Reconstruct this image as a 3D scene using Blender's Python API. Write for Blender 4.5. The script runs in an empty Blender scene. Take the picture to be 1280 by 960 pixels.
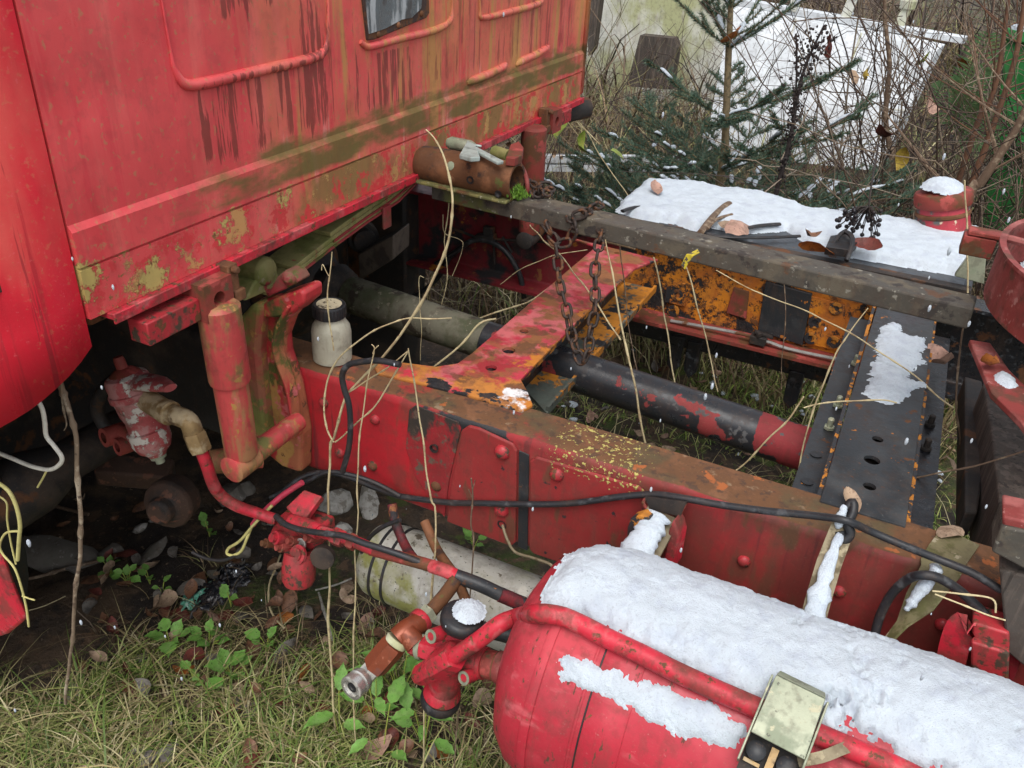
import bpy, bmesh, math, random
import numpy as np
from mathutils import Vector, Matrix, Euler, noise as mnoise
C = bpy.context.scene
COL = C.collection
random.seed(7)
rng = np.random.default_rng(11)
PI = math.pi
R = math.radians

# ------------------------------------------------------------------ camera, sky, sun, exposure
CAM_H = 1.6                                      # eye height above the ground
FPX = 1060.0                                     # focal length in pixels of a 1280 wide picture
cam_rot = Euler((R(59.4716), R(-2.7325), R(26.2203)), 'XYZ')
cd = bpy.data.cameras.new('camera'); cam = bpy.data.objects.new('camera', cd); COL.objects.link(cam)
cam.location = (0, 0, CAM_H); cam.rotation_euler = cam_rot
cd.sensor_width = 36; cd.lens = FPX / 1280 * 36; cd.clip_start = .02; cd.clip_end = 400
C.camera = cam
world = bpy.data.worlds.new('World'); C.world = world; world.use_nodes = True
wn = world.node_tree; bgn = wn.nodes['Background']
SUN_EL, SUN_AZ = R(62), R(165)
sky = wn.nodes.new('ShaderNodeTexSky'); sky.sky_type = 'NISHITA'; sky.sun_disc = False
sky.sun_elevation = SUN_EL; sky.sun_rotation = SUN_AZ; sky.dust_density = 3; sky.ozone_density = 1
hs = wn.nodes.new('ShaderNodeHueSaturation'); hs.inputs['Saturation'].default_value = .28
wn.links.new(sky.outputs[0], hs.inputs['Color']); wn.links.new(hs.outputs[0], bgn.inputs[0])
bgn.inputs[1].default_value = .15
sl = bpy.data.lights.new('sun', 'SUN'); sl.energy = .75; sl.angle = R(40); sl.color = (1, .97, .93)
sun = bpy.data.objects.new('sun', sl); COL.objects.link(sun)
sd = Vector((math.sin(SUN_AZ) * math.cos(SUN_EL), math.cos(SUN_AZ) * math.cos(SUN_EL), math.sin(SUN_EL)))
sun.rotation_euler = sd.to_track_quat('Z', 'Y').to_euler(); sun.location = (0, 0, 8)
vs = C.view_settings; vs.view_transform = 'Standard'; vs.look = 'None'; vs.gamma = 1; vs.use_curve_mapping = False
vs.exposure = 0.92
C.cycles.use_denoising = True
C.cycles.max_bounces = 6

# ------------------------------------------------------------------ measuring: pixel of the photo -> point on a real plane
_M = cam_rot.to_matrix()
def _ray(px, py): return _M @ Vector(((px - 640) / FPX, -(py - 480) / FPX, -1))
def at_x(px, py, x): d = _ray(px, py); return d * (x / d.x) + Vector((0, 0, CAM_H))
def at_y(px, py, y): d = _ray(px, py); return d * (y / d.y) + Vector((0, 0, CAM_H))
def at_h(px, py, h): d = _ray(px, py); return d * (h / d.z) + Vector((0, 0, CAM_H))     # h: height relative to the eye
def H(x, y, h): return Vector((x, y, h + CAM_H))

# ------------------------------------------------------------------ mesh builder
class MB:
    def __init__(s): s.v = []; s.f = []; s.n = 0
    def add(s, vs, fs):
        o = s.n
        s.v.extend([tuple(v) for v in vs]); s.n += len(vs)
        s.f.extend([tuple(i + o for i in f) for f in fs]); return s
    def box(s, c, size, rot=None):
        hx, hy, hz = [a / 2 for a in size]
        vs = [Vector((x, y, z)) for x in (-hx, hx) for y in (-hy, hy) for z in (-hz, hz)]
        if rot is not None: vs = [rot @ v for v in vs]
        c = Vector(c)
        return s.add([v + c for v in vs], [(0, 1, 3, 2), (4, 6, 7, 5), (0, 4, 5, 1), (2, 3, 7, 6), (0, 2, 6, 4), (1, 5, 7, 3)])
    def bar(s, a, b, w, t, up=(0, 0, 1)):            # rectangular bar from a to b, w across, t along up
        a = Vector(a); b = Vector(b); d = (b - a); L = d.length; d.normalize()
        sx = d.cross(Vector(up)).normalized(); uz = sx.cross(d)
        m = Matrix((d, sx, uz)).transposed()
        return s.box((a + b) / 2, (L, w, t), m)
    def tube(s, pts, r, seg=8, cap=True, flat=1.0):
        pts = [Vector(p) for p in pts]; n = len(pts)
        rs = r if isinstance(r, (list, tuple, np.ndarray)) else [r] * n
        t0 = (pts[1] - pts[0]).normalized()
        ref = Vector((0, 0, 1)) if abs(t0.z) < .9 else Vector((1, 0, 0))
        u = t0.cross(ref).normalized()
        vs = []
        for i, p in enumerate(pts):
            t = (pts[min(i + 1, n - 1)] - pts[max(i - 1, 0)])
            if t.length < 1e-9: t = t0
            t.normalize()
            u = (u - t * u.dot(t)); u.normalize(); w = t.cross(u)
            for k in range(seg):
                a = 2 * PI * k / seg
                vs.append(p + (u * math.cos(a) + w * (math.sin(a) * flat)) * rs[i])
        fs = [(i * seg + k, i * seg + (k + 1) % seg, (i + 1) * seg + (k + 1) % seg, (i + 1) * seg + k) for i in range(n - 1) for k in range(seg)]
        if cap: fs += [tuple(range(seg - 1, -1, -1)), tuple((n - 1) * seg + k for k in range(seg))]
        return s.add(vs, fs)
    def lathe(s, base, axis, prof, seg=24, cap=True):   # prof: list of (distance along axis, radius)
        base = Vector(base); ax = Vector(axis).normalized()
        ref = Vector((0, 0, 1)) if abs(ax.z) < .9 else Vector((1, 0, 0))
        u = ax.cross(ref).normalized(); w = ax.cross(u)
        vs = []
        for (d, r) in prof:
            for k in range(seg):
                a = 2 * PI * k / seg
                vs.append(base + ax * d + (u * math.cos(a) + w * math.sin(a)) * max(r, 1e-5))
        n = len(prof)
        fs = [(i * seg + k, (i + 1) * seg + k, (i + 1) * seg + (k + 1) % seg, i * seg + (k + 1) % seg) for i in range(n - 1) for k in range(seg)]
        if cap: fs += [tuple(range(seg)), tuple((n - 1) * seg + k for k in range(seg - 1, -1, -1))]
        return s.add(vs, fs)
    def prism(s, poly, off):                            # polygon of 3-D points, pushed along off
        poly = [Vector(p) for p in poly]; off = Vector(off); n = len(poly)
        return s.add(poly + [p + off for p in poly], [tuple(range(n)), tuple(range(2 * n - 1, n - 1, -1))] + [(i, i + n, (i + 1) % n + n, (i + 1) % n) for i in range(n)])
    def ribbon(s, pts, w, side, t=.002):                # flat strap along pts
        pts = [Vector(p) for p in pts]; n = len(pts); vs = []
        for i, p in enumerate(pts):
            d = (pts[min(i + 1, n - 1)] - pts[max(i - 1, 0)]).normalized()
            sd_ = Vector(side if not isinstance(side[0], (list, tuple, Vector)) else side[i]); sd_ = (sd_ - d * sd_.dot(d)).normalized(); nn = d.cross(sd_)
            ww = w[i] if isinstance(w, (list, tuple)) else w
            for a, b in ((-1, -1), (1, -1), (1, 1), (-1, 1)): vs.append(p + sd_ * (a * ww / 2) + nn * (b * t / 2))
        fs = [(i * 4 + k, i * 4 + (k + 1) % 4, i * 4 + 4 + (k + 1) % 4, i * 4 + 4 + k) for i in range(n - 1) for k in range(4)]
        fs += [(3, 2, 1, 0), tuple(n * 4 - 4 + k for k in range(4))]
        return s.add(vs, fs)
    def ball(s, c, r, seg=8, rings=6, sc=(1, 1, 1)):
        vs = []; c = Vector(c)
        for i in range(rings + 1):
            a = PI * i / rings
            for k in range(seg):
                b = 2 * PI * k / seg
                vs.append(c + Vector((math.sin(a) * math.cos(b) * sc[0], math.sin(a) * math.sin(b) * sc[1], math.cos(a) * sc[2])) * r)
        return s.add(vs, [(i * seg + k, (i + 1) * seg + k, (i + 1) * seg + (k + 1) % seg, i * seg + (k + 1) % seg) for i in range(rings) for k in range(seg)])
    def dome(s, c, nrm, r, hgt, seg=12):
        return s.lathe(c, nrm, [(0, r), (hgt * .45, r * .93), (hgt * .8, r * .65), (hgt, r * .25)], seg)
    def hexnut(s, base, axis, r, L): return s.lathe(base, axis, [(0, r * .94), (L * .12, r), (L * .88, r), (L, r * .94)], 6)
    def arr(s, V, F):                                   # numpy arrays
        o = s.n; s.v.extend(map(tuple, np.asarray(V).tolist())); s.n += len(V)
        s.f.extend(map(tuple, (np.asarray(F) + o).tolist())); return s

def link(name, me, parent=None):
    o = bpy.data.objects.new(name, me); COL.objects.link(o)
    if parent is not None: adopt(o, parent)
    return o
def adopt(o, parent):
    bpy.context.view_layer.update()
    o.parent = parent; o.matrix_parent_inverse = parent_world(parent).inverted()
def parent_world(p):
    m = p.matrix_basis.copy()
    if p.parent is not None: m = parent_world(p.parent) @ p.matrix_parent_inverse @ m
    return m
def build(mb, name, mat, parent=None, smooth=35, bevel=0, keep=False):
    me = bpy.data.meshes.new(name); me.from_pydata(mb.v, [], mb.f)
    V = np.array(mb.v); c = Vector(((V.min(0) + V.max(0)) / 2).tolist())
    if not keep: me.transform(Matrix.Translation(-c))
    bm = bmesh.new(); bm.from_mesh(me); bmesh.ops.recalc_face_normals(bm, faces=bm.faces); bm.to_mesh(me); bm.free()
    if smooth:
        me.shade_smooth()
        if smooth < 180: me.set_sharp_from_angle(angle=R(smooth))
    if mat is not None: me.materials.append(mat)
    o = bpy.data.objects.new(name, me); COL.objects.link(o)
    if not keep: o.location = c
    if parent is not None:
        o.parent = parent; o.matrix_parent_inverse = parent_world(parent).inverted()
    if bevel:
        b = o.modifiers.new('bevel', 'BEVEL'); b.width = bevel; b.segments = 2; b.limit_method = 'ANGLE'; b.angle_limit = R(40)
    return o
def big(V, F, name, mat, parent=None, smooth=180, cols=None):   # large numpy mesh; all faces same size
    V = np.asarray(V, np.float32); F = np.asarray(F, np.int32)
    me = bpy.data.meshes.new(name)
    me.vertices.add(len(V)); me.vertices.foreach_set('co', V.ravel())
    k = F.shape[1]; me.loops.add(F.size); me.loops.foreach_set('vertex_index', F.ravel())
    me.polygons.add(len(F)); me.polygons.foreach_set('loop_start', np.arange(0, F.size, k, dtype=np.int32))
    me.update(calc_edges=True); me.validate()
    if smooth: me.shade_smooth()
    if cols is not None:
        a = me.color_attributes.new('col', 'FLOAT_COLOR', 'POINT')
        a.data.foreach_set('color', np.c_[cols, np.ones(len(cols))].astype(np.float32).ravel())
    me.materials.append(mat)
    o = bpy.data.objects.new(name, me); COL.objects.link(o)
    if parent is not None: o.parent = parent; o.matrix_parent_inverse = parent_world(parent).inverted()
    return o
def thing(name, loc, label, cat, group=None):
    o = bpy.data.objects.new(name, None); COL.objects.link(o); o.location = loc; o.empty_display_size = .05
    return tag(o, label, cat, group)
def tag(o, label, cat, group=None, kind=None):
    o['label'] = label; o['category'] = cat
    if group: o['group'] = group
    if kind: o['kind'] = kind
    return o
def structure(o): o['kind'] = 'structure'; return o
def stuff(o, label, cat): return tag(o, label, cat, None, 'stuff')
def lab(o, t): o['label'] = t; return o
def cut(o, cutter):                                     # real holes: subtract the builder's shape from o
    me = bpy.data.meshes.new('cutter'); me.from_pydata(cutter.v, [], cutter.f)
    bm = bmesh.new(); bm.from_mesh(me); bmesh.ops.recalc_face_normals(bm, faces=bm.faces); bm.to_mesh(me); bm.free()
    c = bpy.data.objects.new('cutter', me); COL.objects.link(c)
    m = o.modifiers.new('holes', 'BOOLEAN'); m.operation = 'DIFFERENCE'; m.object = c; m.solver = 'EXACT'
    bpy.context.view_layer.update()
    ev = o.evaluated_get(bpy.context.evaluated_depsgraph_get())
    nm = bpy.data.meshes.new_from_object(ev); old = o.data; o.modifiers.clear(); o.data = nm
    nm.shade_smooth(); nm.set_sharp_from_angle(angle=R(35))
    bpy.data.objects.remove(c); bpy.data.meshes.remove(old)
    return o
def smooth_path(pts, n=6):                              # Catmull-Rom through pts
    pts = [Vector(p) for p in pts]; out = []
    for i in range(len(pts) - 1):
        p0 = pts[max(i - 1, 0)]; p1 = pts[i]; p2 = pts[i + 1]; p3 = pts[min(i + 2, len(pts) - 1)]
        for k in range(n):
            t = k / n
            out.append(.5 * ((2 * p1) + (p2 - p0) * t + (2 * p0 - 5 * p1 + 4 * p2 - p3) * t * t + (3 * p1 - p0 - 3 * p2 + p3) * t ** 3))
    out.append(pts[-1]); return out

# numpy value noise
def vnoise(x, y, seed=0):
    xi = np.floor(x).astype(np.int64); yi = np.floor(y).astype(np.int64); xf = x - xi; yf = y - yi
    def h(a, b):
        n = (a * 374761393 + b * 668265263 + seed * 1442695041) & 0xffffffff
        n = ((n ^ (n >> 13)) * 1274126177) & 0xffffffff
        return ((n ^ (n >> 16)) & 0xffff) / 65535.0
    u = xf * xf * (3 - 2 * xf); w = yf * yf * (3 - 2 * yf)
    return (h(xi, yi) * (1 - u) + h(xi + 1, yi) * u) * (1 - w) + (h(xi, yi + 1) * (1 - u) + h(xi + 1, yi + 1) * u) * w
def fbm(x, y, o=4, seed=0):
    s = 0; a = .5; t = 0
    for i in range(o): s = s + a * vnoise(x * 2 ** i, y * 2 ** i, seed + i); t += a; a *= .5
    return s / t

# ------------------------------------------------------------------ materials
def _n(nt, typ, **kw):
    n = nt.nodes.new(typ)
    for k, v in kw.items(): setattr(n, k, v)
    return n
def paint(name, base, layers=(), rough=.45, metal=0.0, bump=None, spec=.34, vary=.12, vscale=6, coat=0, sub=0, grime=.6, dent=None):
    """base colour with wear layers; a layer = dict(c=colour, s=scale or (x,y,z), lo, hi, band=[(axis,a,b)..], k=erosion, up=bool, r=roughness, d=detail, m=metallic, w=warp, a=amount, h=height)"""
    m = bpy.data.materials.new(name); m.use_nodes = True; nt = m.node_tree; L = nt.links
    bs = nt.nodes['Principled BSDF']; bs.inputs['Metallic'].default_value = metal
    bs.inputs['Specular IOR Level'].default_value = spec
    if coat: bs.inputs['Coat Weight'].default_value = coat; bs.inputs['Coat Roughness'].default_value = .15
    geo = _n(nt, 'ShaderNodeNewGeometry'); pos = geo.outputs['Position']
    sep = _n(nt, 'ShaderNodeSeparateXYZ'); L.new(pos, sep.inputs[0])
    sepn = None
    def val(v): n = _n(nt, 'ShaderNodeValue'); n.outputs[0].default_value = v; return n.outputs[0]
    def rgb(c): n = _n(nt, 'ShaderNodeRGB'); n.outputs[0].default_value = (*c, 1); return n.outputs[0]
    def math_(op, a, b=None, clamp=False):
        n = _n(nt, 'ShaderNodeMath', operation=op, use_clamp=clamp)
        for i, q in enumerate((a, b)):
            if q is None: continue
            if isinstance(q, (int, float)): n.inputs[i].default_value = q
            else: L.new(q, n.inputs[i])
        return n.outputs[0]
    def noise(s, d=4, off=0.0, dist=0.0, rgh=.55):
        mp = _n(nt, 'ShaderNodeMapping'); L.new(pos, mp.inputs[0])
        sc = (s, s, s) if isinstance(s, (int, float)) else s
        mp.inputs['Scale'].default_value = sc; mp.inputs['Location'].default_value = (off * 3.1, off * 7.7, off * 1.9)
        n = _n(nt, 'ShaderNodeTexNoise'); L.new(mp.outputs[0], n.inputs['Vector'])
        n.inputs['Scale'].default_value = 1; n.inputs['Detail'].default_value = d; n.inputs['Distortion'].default_value = dist; n.inputs['Roughness'].default_value = rgh
        return n.outputs['Fac']
    def smooth(v, lo, hi):
        n = _n(nt, 'ShaderNodeMapRange', interpolation_type='SMOOTHSTEP'); L.new(v, n.inputs[0])
        if lo > hi:
            n.inputs[1].default_value = hi; n.inputs[2].default_value = lo; n.inputs[3].default_value = 1; n.inputs[4].default_value = 0
        else: n.inputs[1].default_value = lo; n.inputs[2].default_value = hi
        return n.outputs[0]
    def mix(f, a, b):
        n = _n(nt, 'ShaderNodeMix', data_type='RGBA')
        L.new(f, n.inputs[0]); L.new(a, n.inputs[6]); L.new(b, n.inputs[7]); return n.outputs[2]
    def mixf(f, a, b):
        n = _n(nt, 'ShaderNodeMix', data_type='FLOAT')
        L.new(f, n.inputs[0]); L.new(a, n.inputs[2]); L.new(b, n.inputs[3]); return n.outputs[0]
    col = rgb(base); ro = val(rough); me_ = val(metal); hgt = None
    if vary:
        f = smooth(noise(vscale, 5, 1.3), .3, .7)
        col = mix(f, rgb([c * (1 - vary) for c in base]), rgb([min(1, c * (1 + vary)) for c in base]))
        ro = math_('ADD', ro, math_('MULTIPLY', math_('SUBTRACT', noise(vscale * 4, 4, 2.2), .5), .35))
    for i, l in enumerate(layers):
        v = noise(l.get('s', 10), l.get('d', 5), i + 2.37 + l.get('seed', 0), l.get('w', 0), l.get('rg', .6))
        k = l.get('k', .6)
        bands = [smooth(sep.outputs['XYZ'.index(ax)], a, b) for ax, a, b in l.get('band', ())]
        if l.get('up'):
            if sepn is None: sepn = _n(nt, 'ShaderNodeSeparateXYZ'); L.new(geo.outputs['Normal'], sepn.inputs[0])
            bands.append(smooth(sepn.outputs[2], .35, .9))
        for b in bands: v = math_('ADD', v, math_('MULTIPLY', math_('SUBTRACT', b, 1.0), k))
        f = smooth(v, l.get('lo', .5), l.get('hi', .56))
        if l.get('a', 1) != 1: f = math_('MULTIPLY', f, l['a'])
        col = mix(f, col, rgb(l['c']))
        ro = mixf(f, ro, val(l.get('r', .75)))
        if 'm' in l or metal: me_ = mixf(f, me_, val(l.get('m', 0)))
        if 'h' in l:
            t = math_('MULTIPLY', f, l['h']); hgt = t if hgt is None else math_('ADD', hgt, t)
    if grime:
        for sc_, d_, lo_, hi_, c_, a_ in ((11, 7, .5, .66, (.045, .026, .018), .38), (46, 6, .5, .66, (.05, .03, .02), .42), ((50, 50, 7), 5, .53, .66, (.07, .04, .025), .40), (230, 3, .6, .68, (.26, .17, .11), .22)):
            f = math_('MULTIPLY', smooth(noise(sc_, d_, 4.4 + a_, 0, .65), lo_, hi_), a_ * grime)
            col = mix(f, col, rgb(c_)); ro = mixf(f, ro, val(.85))
    L.new(col, bs.inputs['Base Color']); L.new(ro, bs.inputs['Roughness']); L.new(me_, bs.inputs['Metallic'])
    if bump:
        t = math_('MULTIPLY', noise(bump[0], 6, 9.1, 0, .65), bump[1]); hgt = t if hgt is None else math_('ADD', hgt, t)
    if dent:
        t = math_('MULTIPLY', noise(dent[0], 2, 6.3), dent[1]); hgt = t if hgt is None else math_('ADD', hgt, t)
    if hgt is not None:
        b = _n(nt, 'ShaderNodeBump'); b.inputs['Strength'].default_value = 1; b.inputs['Distance'].default_value = .001
        L.new(hgt, b.inputs['Height']); L.new(b.outputs[0], bs.inputs['Normal'])
    if sub: bs.inputs['Subsurface Weight'].default_value = sub; bs.inputs['Subsurface Radius'].default_value = (.01, .01, .012)
    return m
def attr_mat(name, rough=.6, trans=0, spec=.3, vary=0):
    m = bpy.data.materials.new(name); m.use_nodes = True; nt = m.node_tree; bs = nt.nodes['Principled BSDF']
    a = _n(nt, 'ShaderNodeAttribute', attribute_name='col'); nt.links.new(a.outputs['Color'], bs.inputs['Base Color'])
    bs.inputs['Roughness'].default_value = rough; bs.inputs['Specular IOR Level'].default_value = spec
    return m

D = dict
RUST = (.11, .045, .018); RUST_L = (.22, .085, .03); GRIME = (.05, .035, .022); MOSS = (.075, .085, .018); OCHRE = (.36, .19, .055); LICH = (.42, .36, .11); BLK = (.018, .019, .021)
RED = (.46, .018, .03)
M = {}
DRIP = (.17, .035, .028)
def drips(y0, y1, z0, z1, sd, lo=.52, a=.8): return D(c=DRIP, s=(72, 72, 5), lo=lo, hi=lo + .04, d=9, rg=.66, w=.35, seed=sd, r=.5, a=a, k=.4, band=[('Y', y0 - .02, y0 + .02), ('Y', y1 + .02, y1 - .02), ('Z', z0, z0 + .07), ('Z', z1 + .012, z1)])
M['cab'] = paint('faded_red_cab_paint', (.60, .075, .078), [
    D(c=(.56, .145, .085), s=(3.5, 3.5, 1.6), lo=.40, hi=.62, band=[('Y', .68, 1.05)], k=.30, a=.8, r=.5),
    D(c=(.55, .25, .08), s=(4, 4, 1.4), lo=.47, hi=.66, band=[('Y', 1.10, 1.7)], k=.22, a=.75, r=.6),
    D(c=(.62, .13, .11), s=(15, 15, 1.6), lo=.48, hi=.66, a=.7, r=.4),
    D(c=(.42, .23, .07), s=(24, 24, 2.4), lo=.48, hi=.63, d=8, band=[('Y', .80, 1.2)], k=.22, a=.8, r=.7),
    D(c=(.58, .05, .06), s=(34, 34, 3), lo=.57, hi=.65, d=8, a=.75),
    D(c=(.64, .22, .19), s=(40, 40, 4), lo=.57, hi=.64, d=8, band=[('Z', 1.38, 1.22), ('Y', .85, 1.0)], k=.3, a=.7),
    D(c=(.56, .018, .035), s=(7, 7, 2), lo=.34, hi=.58, d=8, band=[('Y', .82, .62)], k=.45, a=.75, r=.32),
    D(c=(.34, .20, .09), s=110, lo=.58, hi=.66, d=6, a=.5),
    drips(.85, 1.11, 1.19, 1.352, 1, .51), drips(1.25, 1.42, 1.19, 1.335, 2, .51), drips(.90, 1.05, 1.38, 1.75, 3, .45), drips(1.08, 1.17, 1.19, 1.7, 4, .50), drips(1.45, 2.2, 1.20, 1.6, 5, .535, .6), drips(1.13, 1.25, 1.19, 1.6, 6, .575),
    D(c=(.105, .095, .025), s=(9, 9, 26), lo=.30, hi=.58, d=9, band=[('Z', 1.165, 1.187), ('Z', 1.275, 1.222), ('Y', .66, .95)], k=.42, a=.9, r=.9, h=.3),
    D(c=(.19, .13, .04), s=(9, 9, 9), lo=.40, hi=.56, d=9, band=[('Z', 1.178, 1.165), ('Y', .85, 1.1)], k=.4, a=.85, r=.9),
    D(c=(.52, .035, .04), s=17, lo=.51, hi=.56, rg=.7, band=[('Z', 1.18, 1.165)], k=.6, d=9, a=.9),
    D(c=LICH, s=13, lo=.53, hi=.57, d=12, rg=.74, band=[('Z', 1.19, 1.17), ('Y', 1.3, .7)], k=.12, a=.9, r=.95, h=.8),
    D(c=(.44, .26, .09), s=18, lo=.55, hi=.59, d=12, rg=.74, band=[('Z', 1.19, 1.17)], k=.4, a=.85, r=.95, h=.5, seed=3),
    D(c=(.20, .10, .035), s=60, lo=.62, hi=.67, d=6, band=[('Z', 1.2, 1.17)], k=.4),
], rough=.33, bump=(260, .14), vary=.08, vscale=3, grime=.3, dent=(5, 14))
M['cab_near'] = paint('bright_red_mudguard_paint', (.55, .016, .032), [
    D(c=(.56, .085, .065), s=(6, 6, 1.6), lo=.40, hi=.64, band=[('X', -1.02, -.885), ('Z', 1.0, 1.25)], k=.3, a=.85),
    D(c=(.46, .14, .07), s=150, lo=.57, hi=.66, d=6, band=[('X', -.96, -.885)], k=.3, a=.4, r=.8),
    D(c=(.34, .012, .02), s=(36, 36, 1.5), lo=.56, hi=.63, a=.75), D(c=(.20, .012, .018), s=(60, 60, 2.4), lo=.6, hi=.63, a=.6),
    D(c=(.62, .10, .11), s=180, lo=.64, hi=.7, d=3, a=.4),
], rough=.3, bump=(200, .15), vary=.07, vscale=3, grime=.12, dent=(5, 12))
M['bright'] = paint('bright_red_paint', (.48, .022, .04), [D(c=GRIME, s=30, lo=.57, hi=.66, a=.6), D(c=RUST, s=60, lo=.6, hi=.64, d=7), D(c=(.5, .12, .12), s=(20, 20, 20), lo=.55, hi=.64, a=.6), D(c=(.17, .04, .03), s=13, lo=.50, hi=.62, d=9, a=.75, r=.7)], rough=.4, bump=(150, .4), grime=1.2)
M['rail'] = paint('rail_red_paint', (.40, .018, .026), [
    D(c=(.15, .036, .028), s=(6, 6, 5), lo=.32, hi=.50, d=9, band=[('X', -.62, -.36)], k=.25, a=.88, r=.5),
    D(c=(.20, .035, .026), s=(13, 13, 9), lo=.41, hi=.56, d=8, band=[('X', -.78, -.62)], k=.25, a=.8, r=.6), D(c=(.10, .05, .026), s=(34, 34, 8), lo=.49, hi=.60, d=8, band=[('X', -.75, -.5)], k=.2, a=.65, r=.8),
    D(c=(.27, .018, .022), s=7, lo=.45, hi=.65, a=.8),
    D(c=(.15, .03, .024), s=(8, 8, 5), lo=.42, hi=.58, band=[('X', -.6, .05)], k=.22, a=.85, r=.55), D(c=(.12, .015, .022), s=(9, 9, 7), lo=.40, hi=.58, band=[('Z', .74, .64), ('X', -.4, -.1)], k=.35, a=.85),
    D(c=(.075, .045, .02), s=(22, 22, 10), lo=.48, hi=.6, band=[('X', -.45, -.1), ('Z', .72, .83)], k=.4, a=.8, r=.8),
    D(c=(.10, .02, .02), s=(40, 40, 3), lo=.58, hi=.66, a=.7),
    D(c=BLK, s=(12, 30, 12), lo=.52, hi=.56, d=8, band=[('Z', .80, .835), ('X', -.72, -.6), ('X', -.38, -.5)], k=.35, r=.4),
    D(c=(.12, .055, .024), s=16, lo=.30, hi=.44, up=True, k=.8, r=.85, h=.4, d=9), D(c=(.17, .075, .034), s=22, lo=.5, hi=.62, up=True, k=.8, d=10, a=.8), D(c=(.075, .06, .028), s=8, lo=.5, hi=.62, up=True, k=.8, d=9, a=.8), D(c=(.05, .03, .02), s=55, lo=.54, hi=.62, up=True, k=.8, d=8, a=.7),
    D(c=(.30, .22, .14), s=30, lo=.6, hi=.68, up=True, k=.8, r=.9, d=7, a=.5),
    D(c=LICH, s=150, lo=.56, hi=.6, d=4, band=[('Z', .785, .82), ('X', -.46, -.38), ('X', -.19, -.27)], k=.3, r=.95, h=.7),
    D(c=(.30, .09, .025), s=25, lo=.62, hi=.66, d=7, up=True, k=.6),
], rough=.36, bump=(180, .25), vary=.1, vscale=5)
M['plate'] = paint('red_fish_plate_paint', (.25, .028, .028), [
    D(c=(.20, .03, .024), s=(10, 10, 6), lo=.46, hi=.62, a=.8), D(c=(.09, .05, .024), s=(30, 30, 8), lo=.57, hi=.66, a=.7, r=.8),
    D(c=LICH, s=150, lo=.55, hi=.6, d=4, band=[('Z', .78, .825), ('X', -.46, -.38)], k=.35, r=.95, h=.7),
    D(c=BLK, s=(40, 40, 40), lo=.64, hi=.67, d=7)], rough=.38, bump=(180, .25))
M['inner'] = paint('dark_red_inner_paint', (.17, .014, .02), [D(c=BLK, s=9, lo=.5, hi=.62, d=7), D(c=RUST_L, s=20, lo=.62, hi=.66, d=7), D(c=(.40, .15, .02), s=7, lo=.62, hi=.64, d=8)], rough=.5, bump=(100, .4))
M['flake'] = paint('flaking_orange_paint', (.52, .18, .015), [
    D(c=(.36, .10, .014), s=14, lo=.46, hi=.6, a=.8), D(c=RUST_L, s=40, lo=.54, hi=.64, d=9, a=.7), D(c=BLK, s=11, lo=.535, hi=.56, d=14, rg=.78, r=.35, h=-1.2), D(c=RUST, s=24, lo=.56, hi=.62, d=12, rg=.7, h=.4, a=.9), D(c=(.03, .026, .024), s=50, lo=.57, hi=.6, d=12, rg=.75, h=-1), D(c=BLK, s=5, lo=.50, hi=.53, d=14, rg=.74, h=-1.2, seed=5, band=[('X', -.25, -.5)], k=.12)], rough=.5, bump=(120, .5))
M['cross'] = paint('red_crossmember_paint', (.42, .03, .05), [
    D(c=(.50, .13, .13), s=(14, 14, 14), lo=.48, hi=.56, d=8, a=.8), D(c=(.28, .02, .025), s=9, lo=.52, hi=.62),
    D(c=RUST_L, s=12, lo=.52, hi=.60, d=8, h=.5), D(c=(.44, .15, .018), s=11, lo=.46, hi=.5, d=9, band=[('X', -.60, -.475)], k=.28, h=.9),
    D(c=(.42, .16, .03), s=13, lo=.40, hi=.50, d=9, band=[('Y', 1.25, 1.15)], k=.4, h=.9), D(c=(.40, .06, .05), s=11, lo=.5, hi=.58, d=9, band=[('X', -.6, -.68)], k=.4), D(c=RUST_L, s=26, lo=.5, hi=.6, d=8, a=.7), D(c=RUST, s=16, lo=.56, hi=.62, d=9, a=.8), D(c=BLK, s=20, lo=.54, hi=.555, d=9, band=[('X', -.56, -.5)], k=.25, h=-.9, r=.4),
    D(c=BLK, s=24, lo=.5, hi=.52, d=9, band=[('Y', 1.125, 1.095), ('X', -.72, -.62)], k=.35, r=.4),
    D(c=(.66, .64, .63), s=26, lo=.50, hi=.60, d=7, band=[('Y', 1.19, 1.13), ('X', -.57, -.52), ('X', -.45, -.48)], k=.4)], rough=.40, bump=(160, .35))
M['black'] = paint('black_paint', (.022, .025, .028), [D(c=(.05, .054, .056), s=10, lo=.45, hi=.65, a=.8), D(c=(.40, .14, .02), s=45, lo=.66, hi=.68, d=8), D(c=RUST, s=30, lo=.64, hi=.68, d=8), D(c=(.12, .12, .11), s=160, lo=.66, hi=.7, a=.6)], rough=.38, bump=(130, .4))
M['black_rusty'] = paint('black_edge_rust', (.022, .023, .026), [D(c=(.42, .16, .02), s=(35, 35, 35), lo=.5, hi=.53, d=8, h=.7), D(c=RUST, s=40, lo=.58, hi=.62, d=8)], rough=.5, bump=(130, .6))
M['tar'] = paint('tarry_black', (.012, .013, .016), [D(c=(.05, .055, .06), s=60, lo=.58, hi=.66), D(c=RUST, s=18, lo=.6, hi=.66, d=8)], rough=.3, bump=(60, 1.2))
M['dark'] = paint('dark_grimy_iron', (.02, .018, .017), [D(c=(.06, .045, .035), s=8, lo=.5, hi=.65), D(c=RUST, s=14, lo=.56, hi=.65)], rough=.7, bump=(70, .5))
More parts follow.
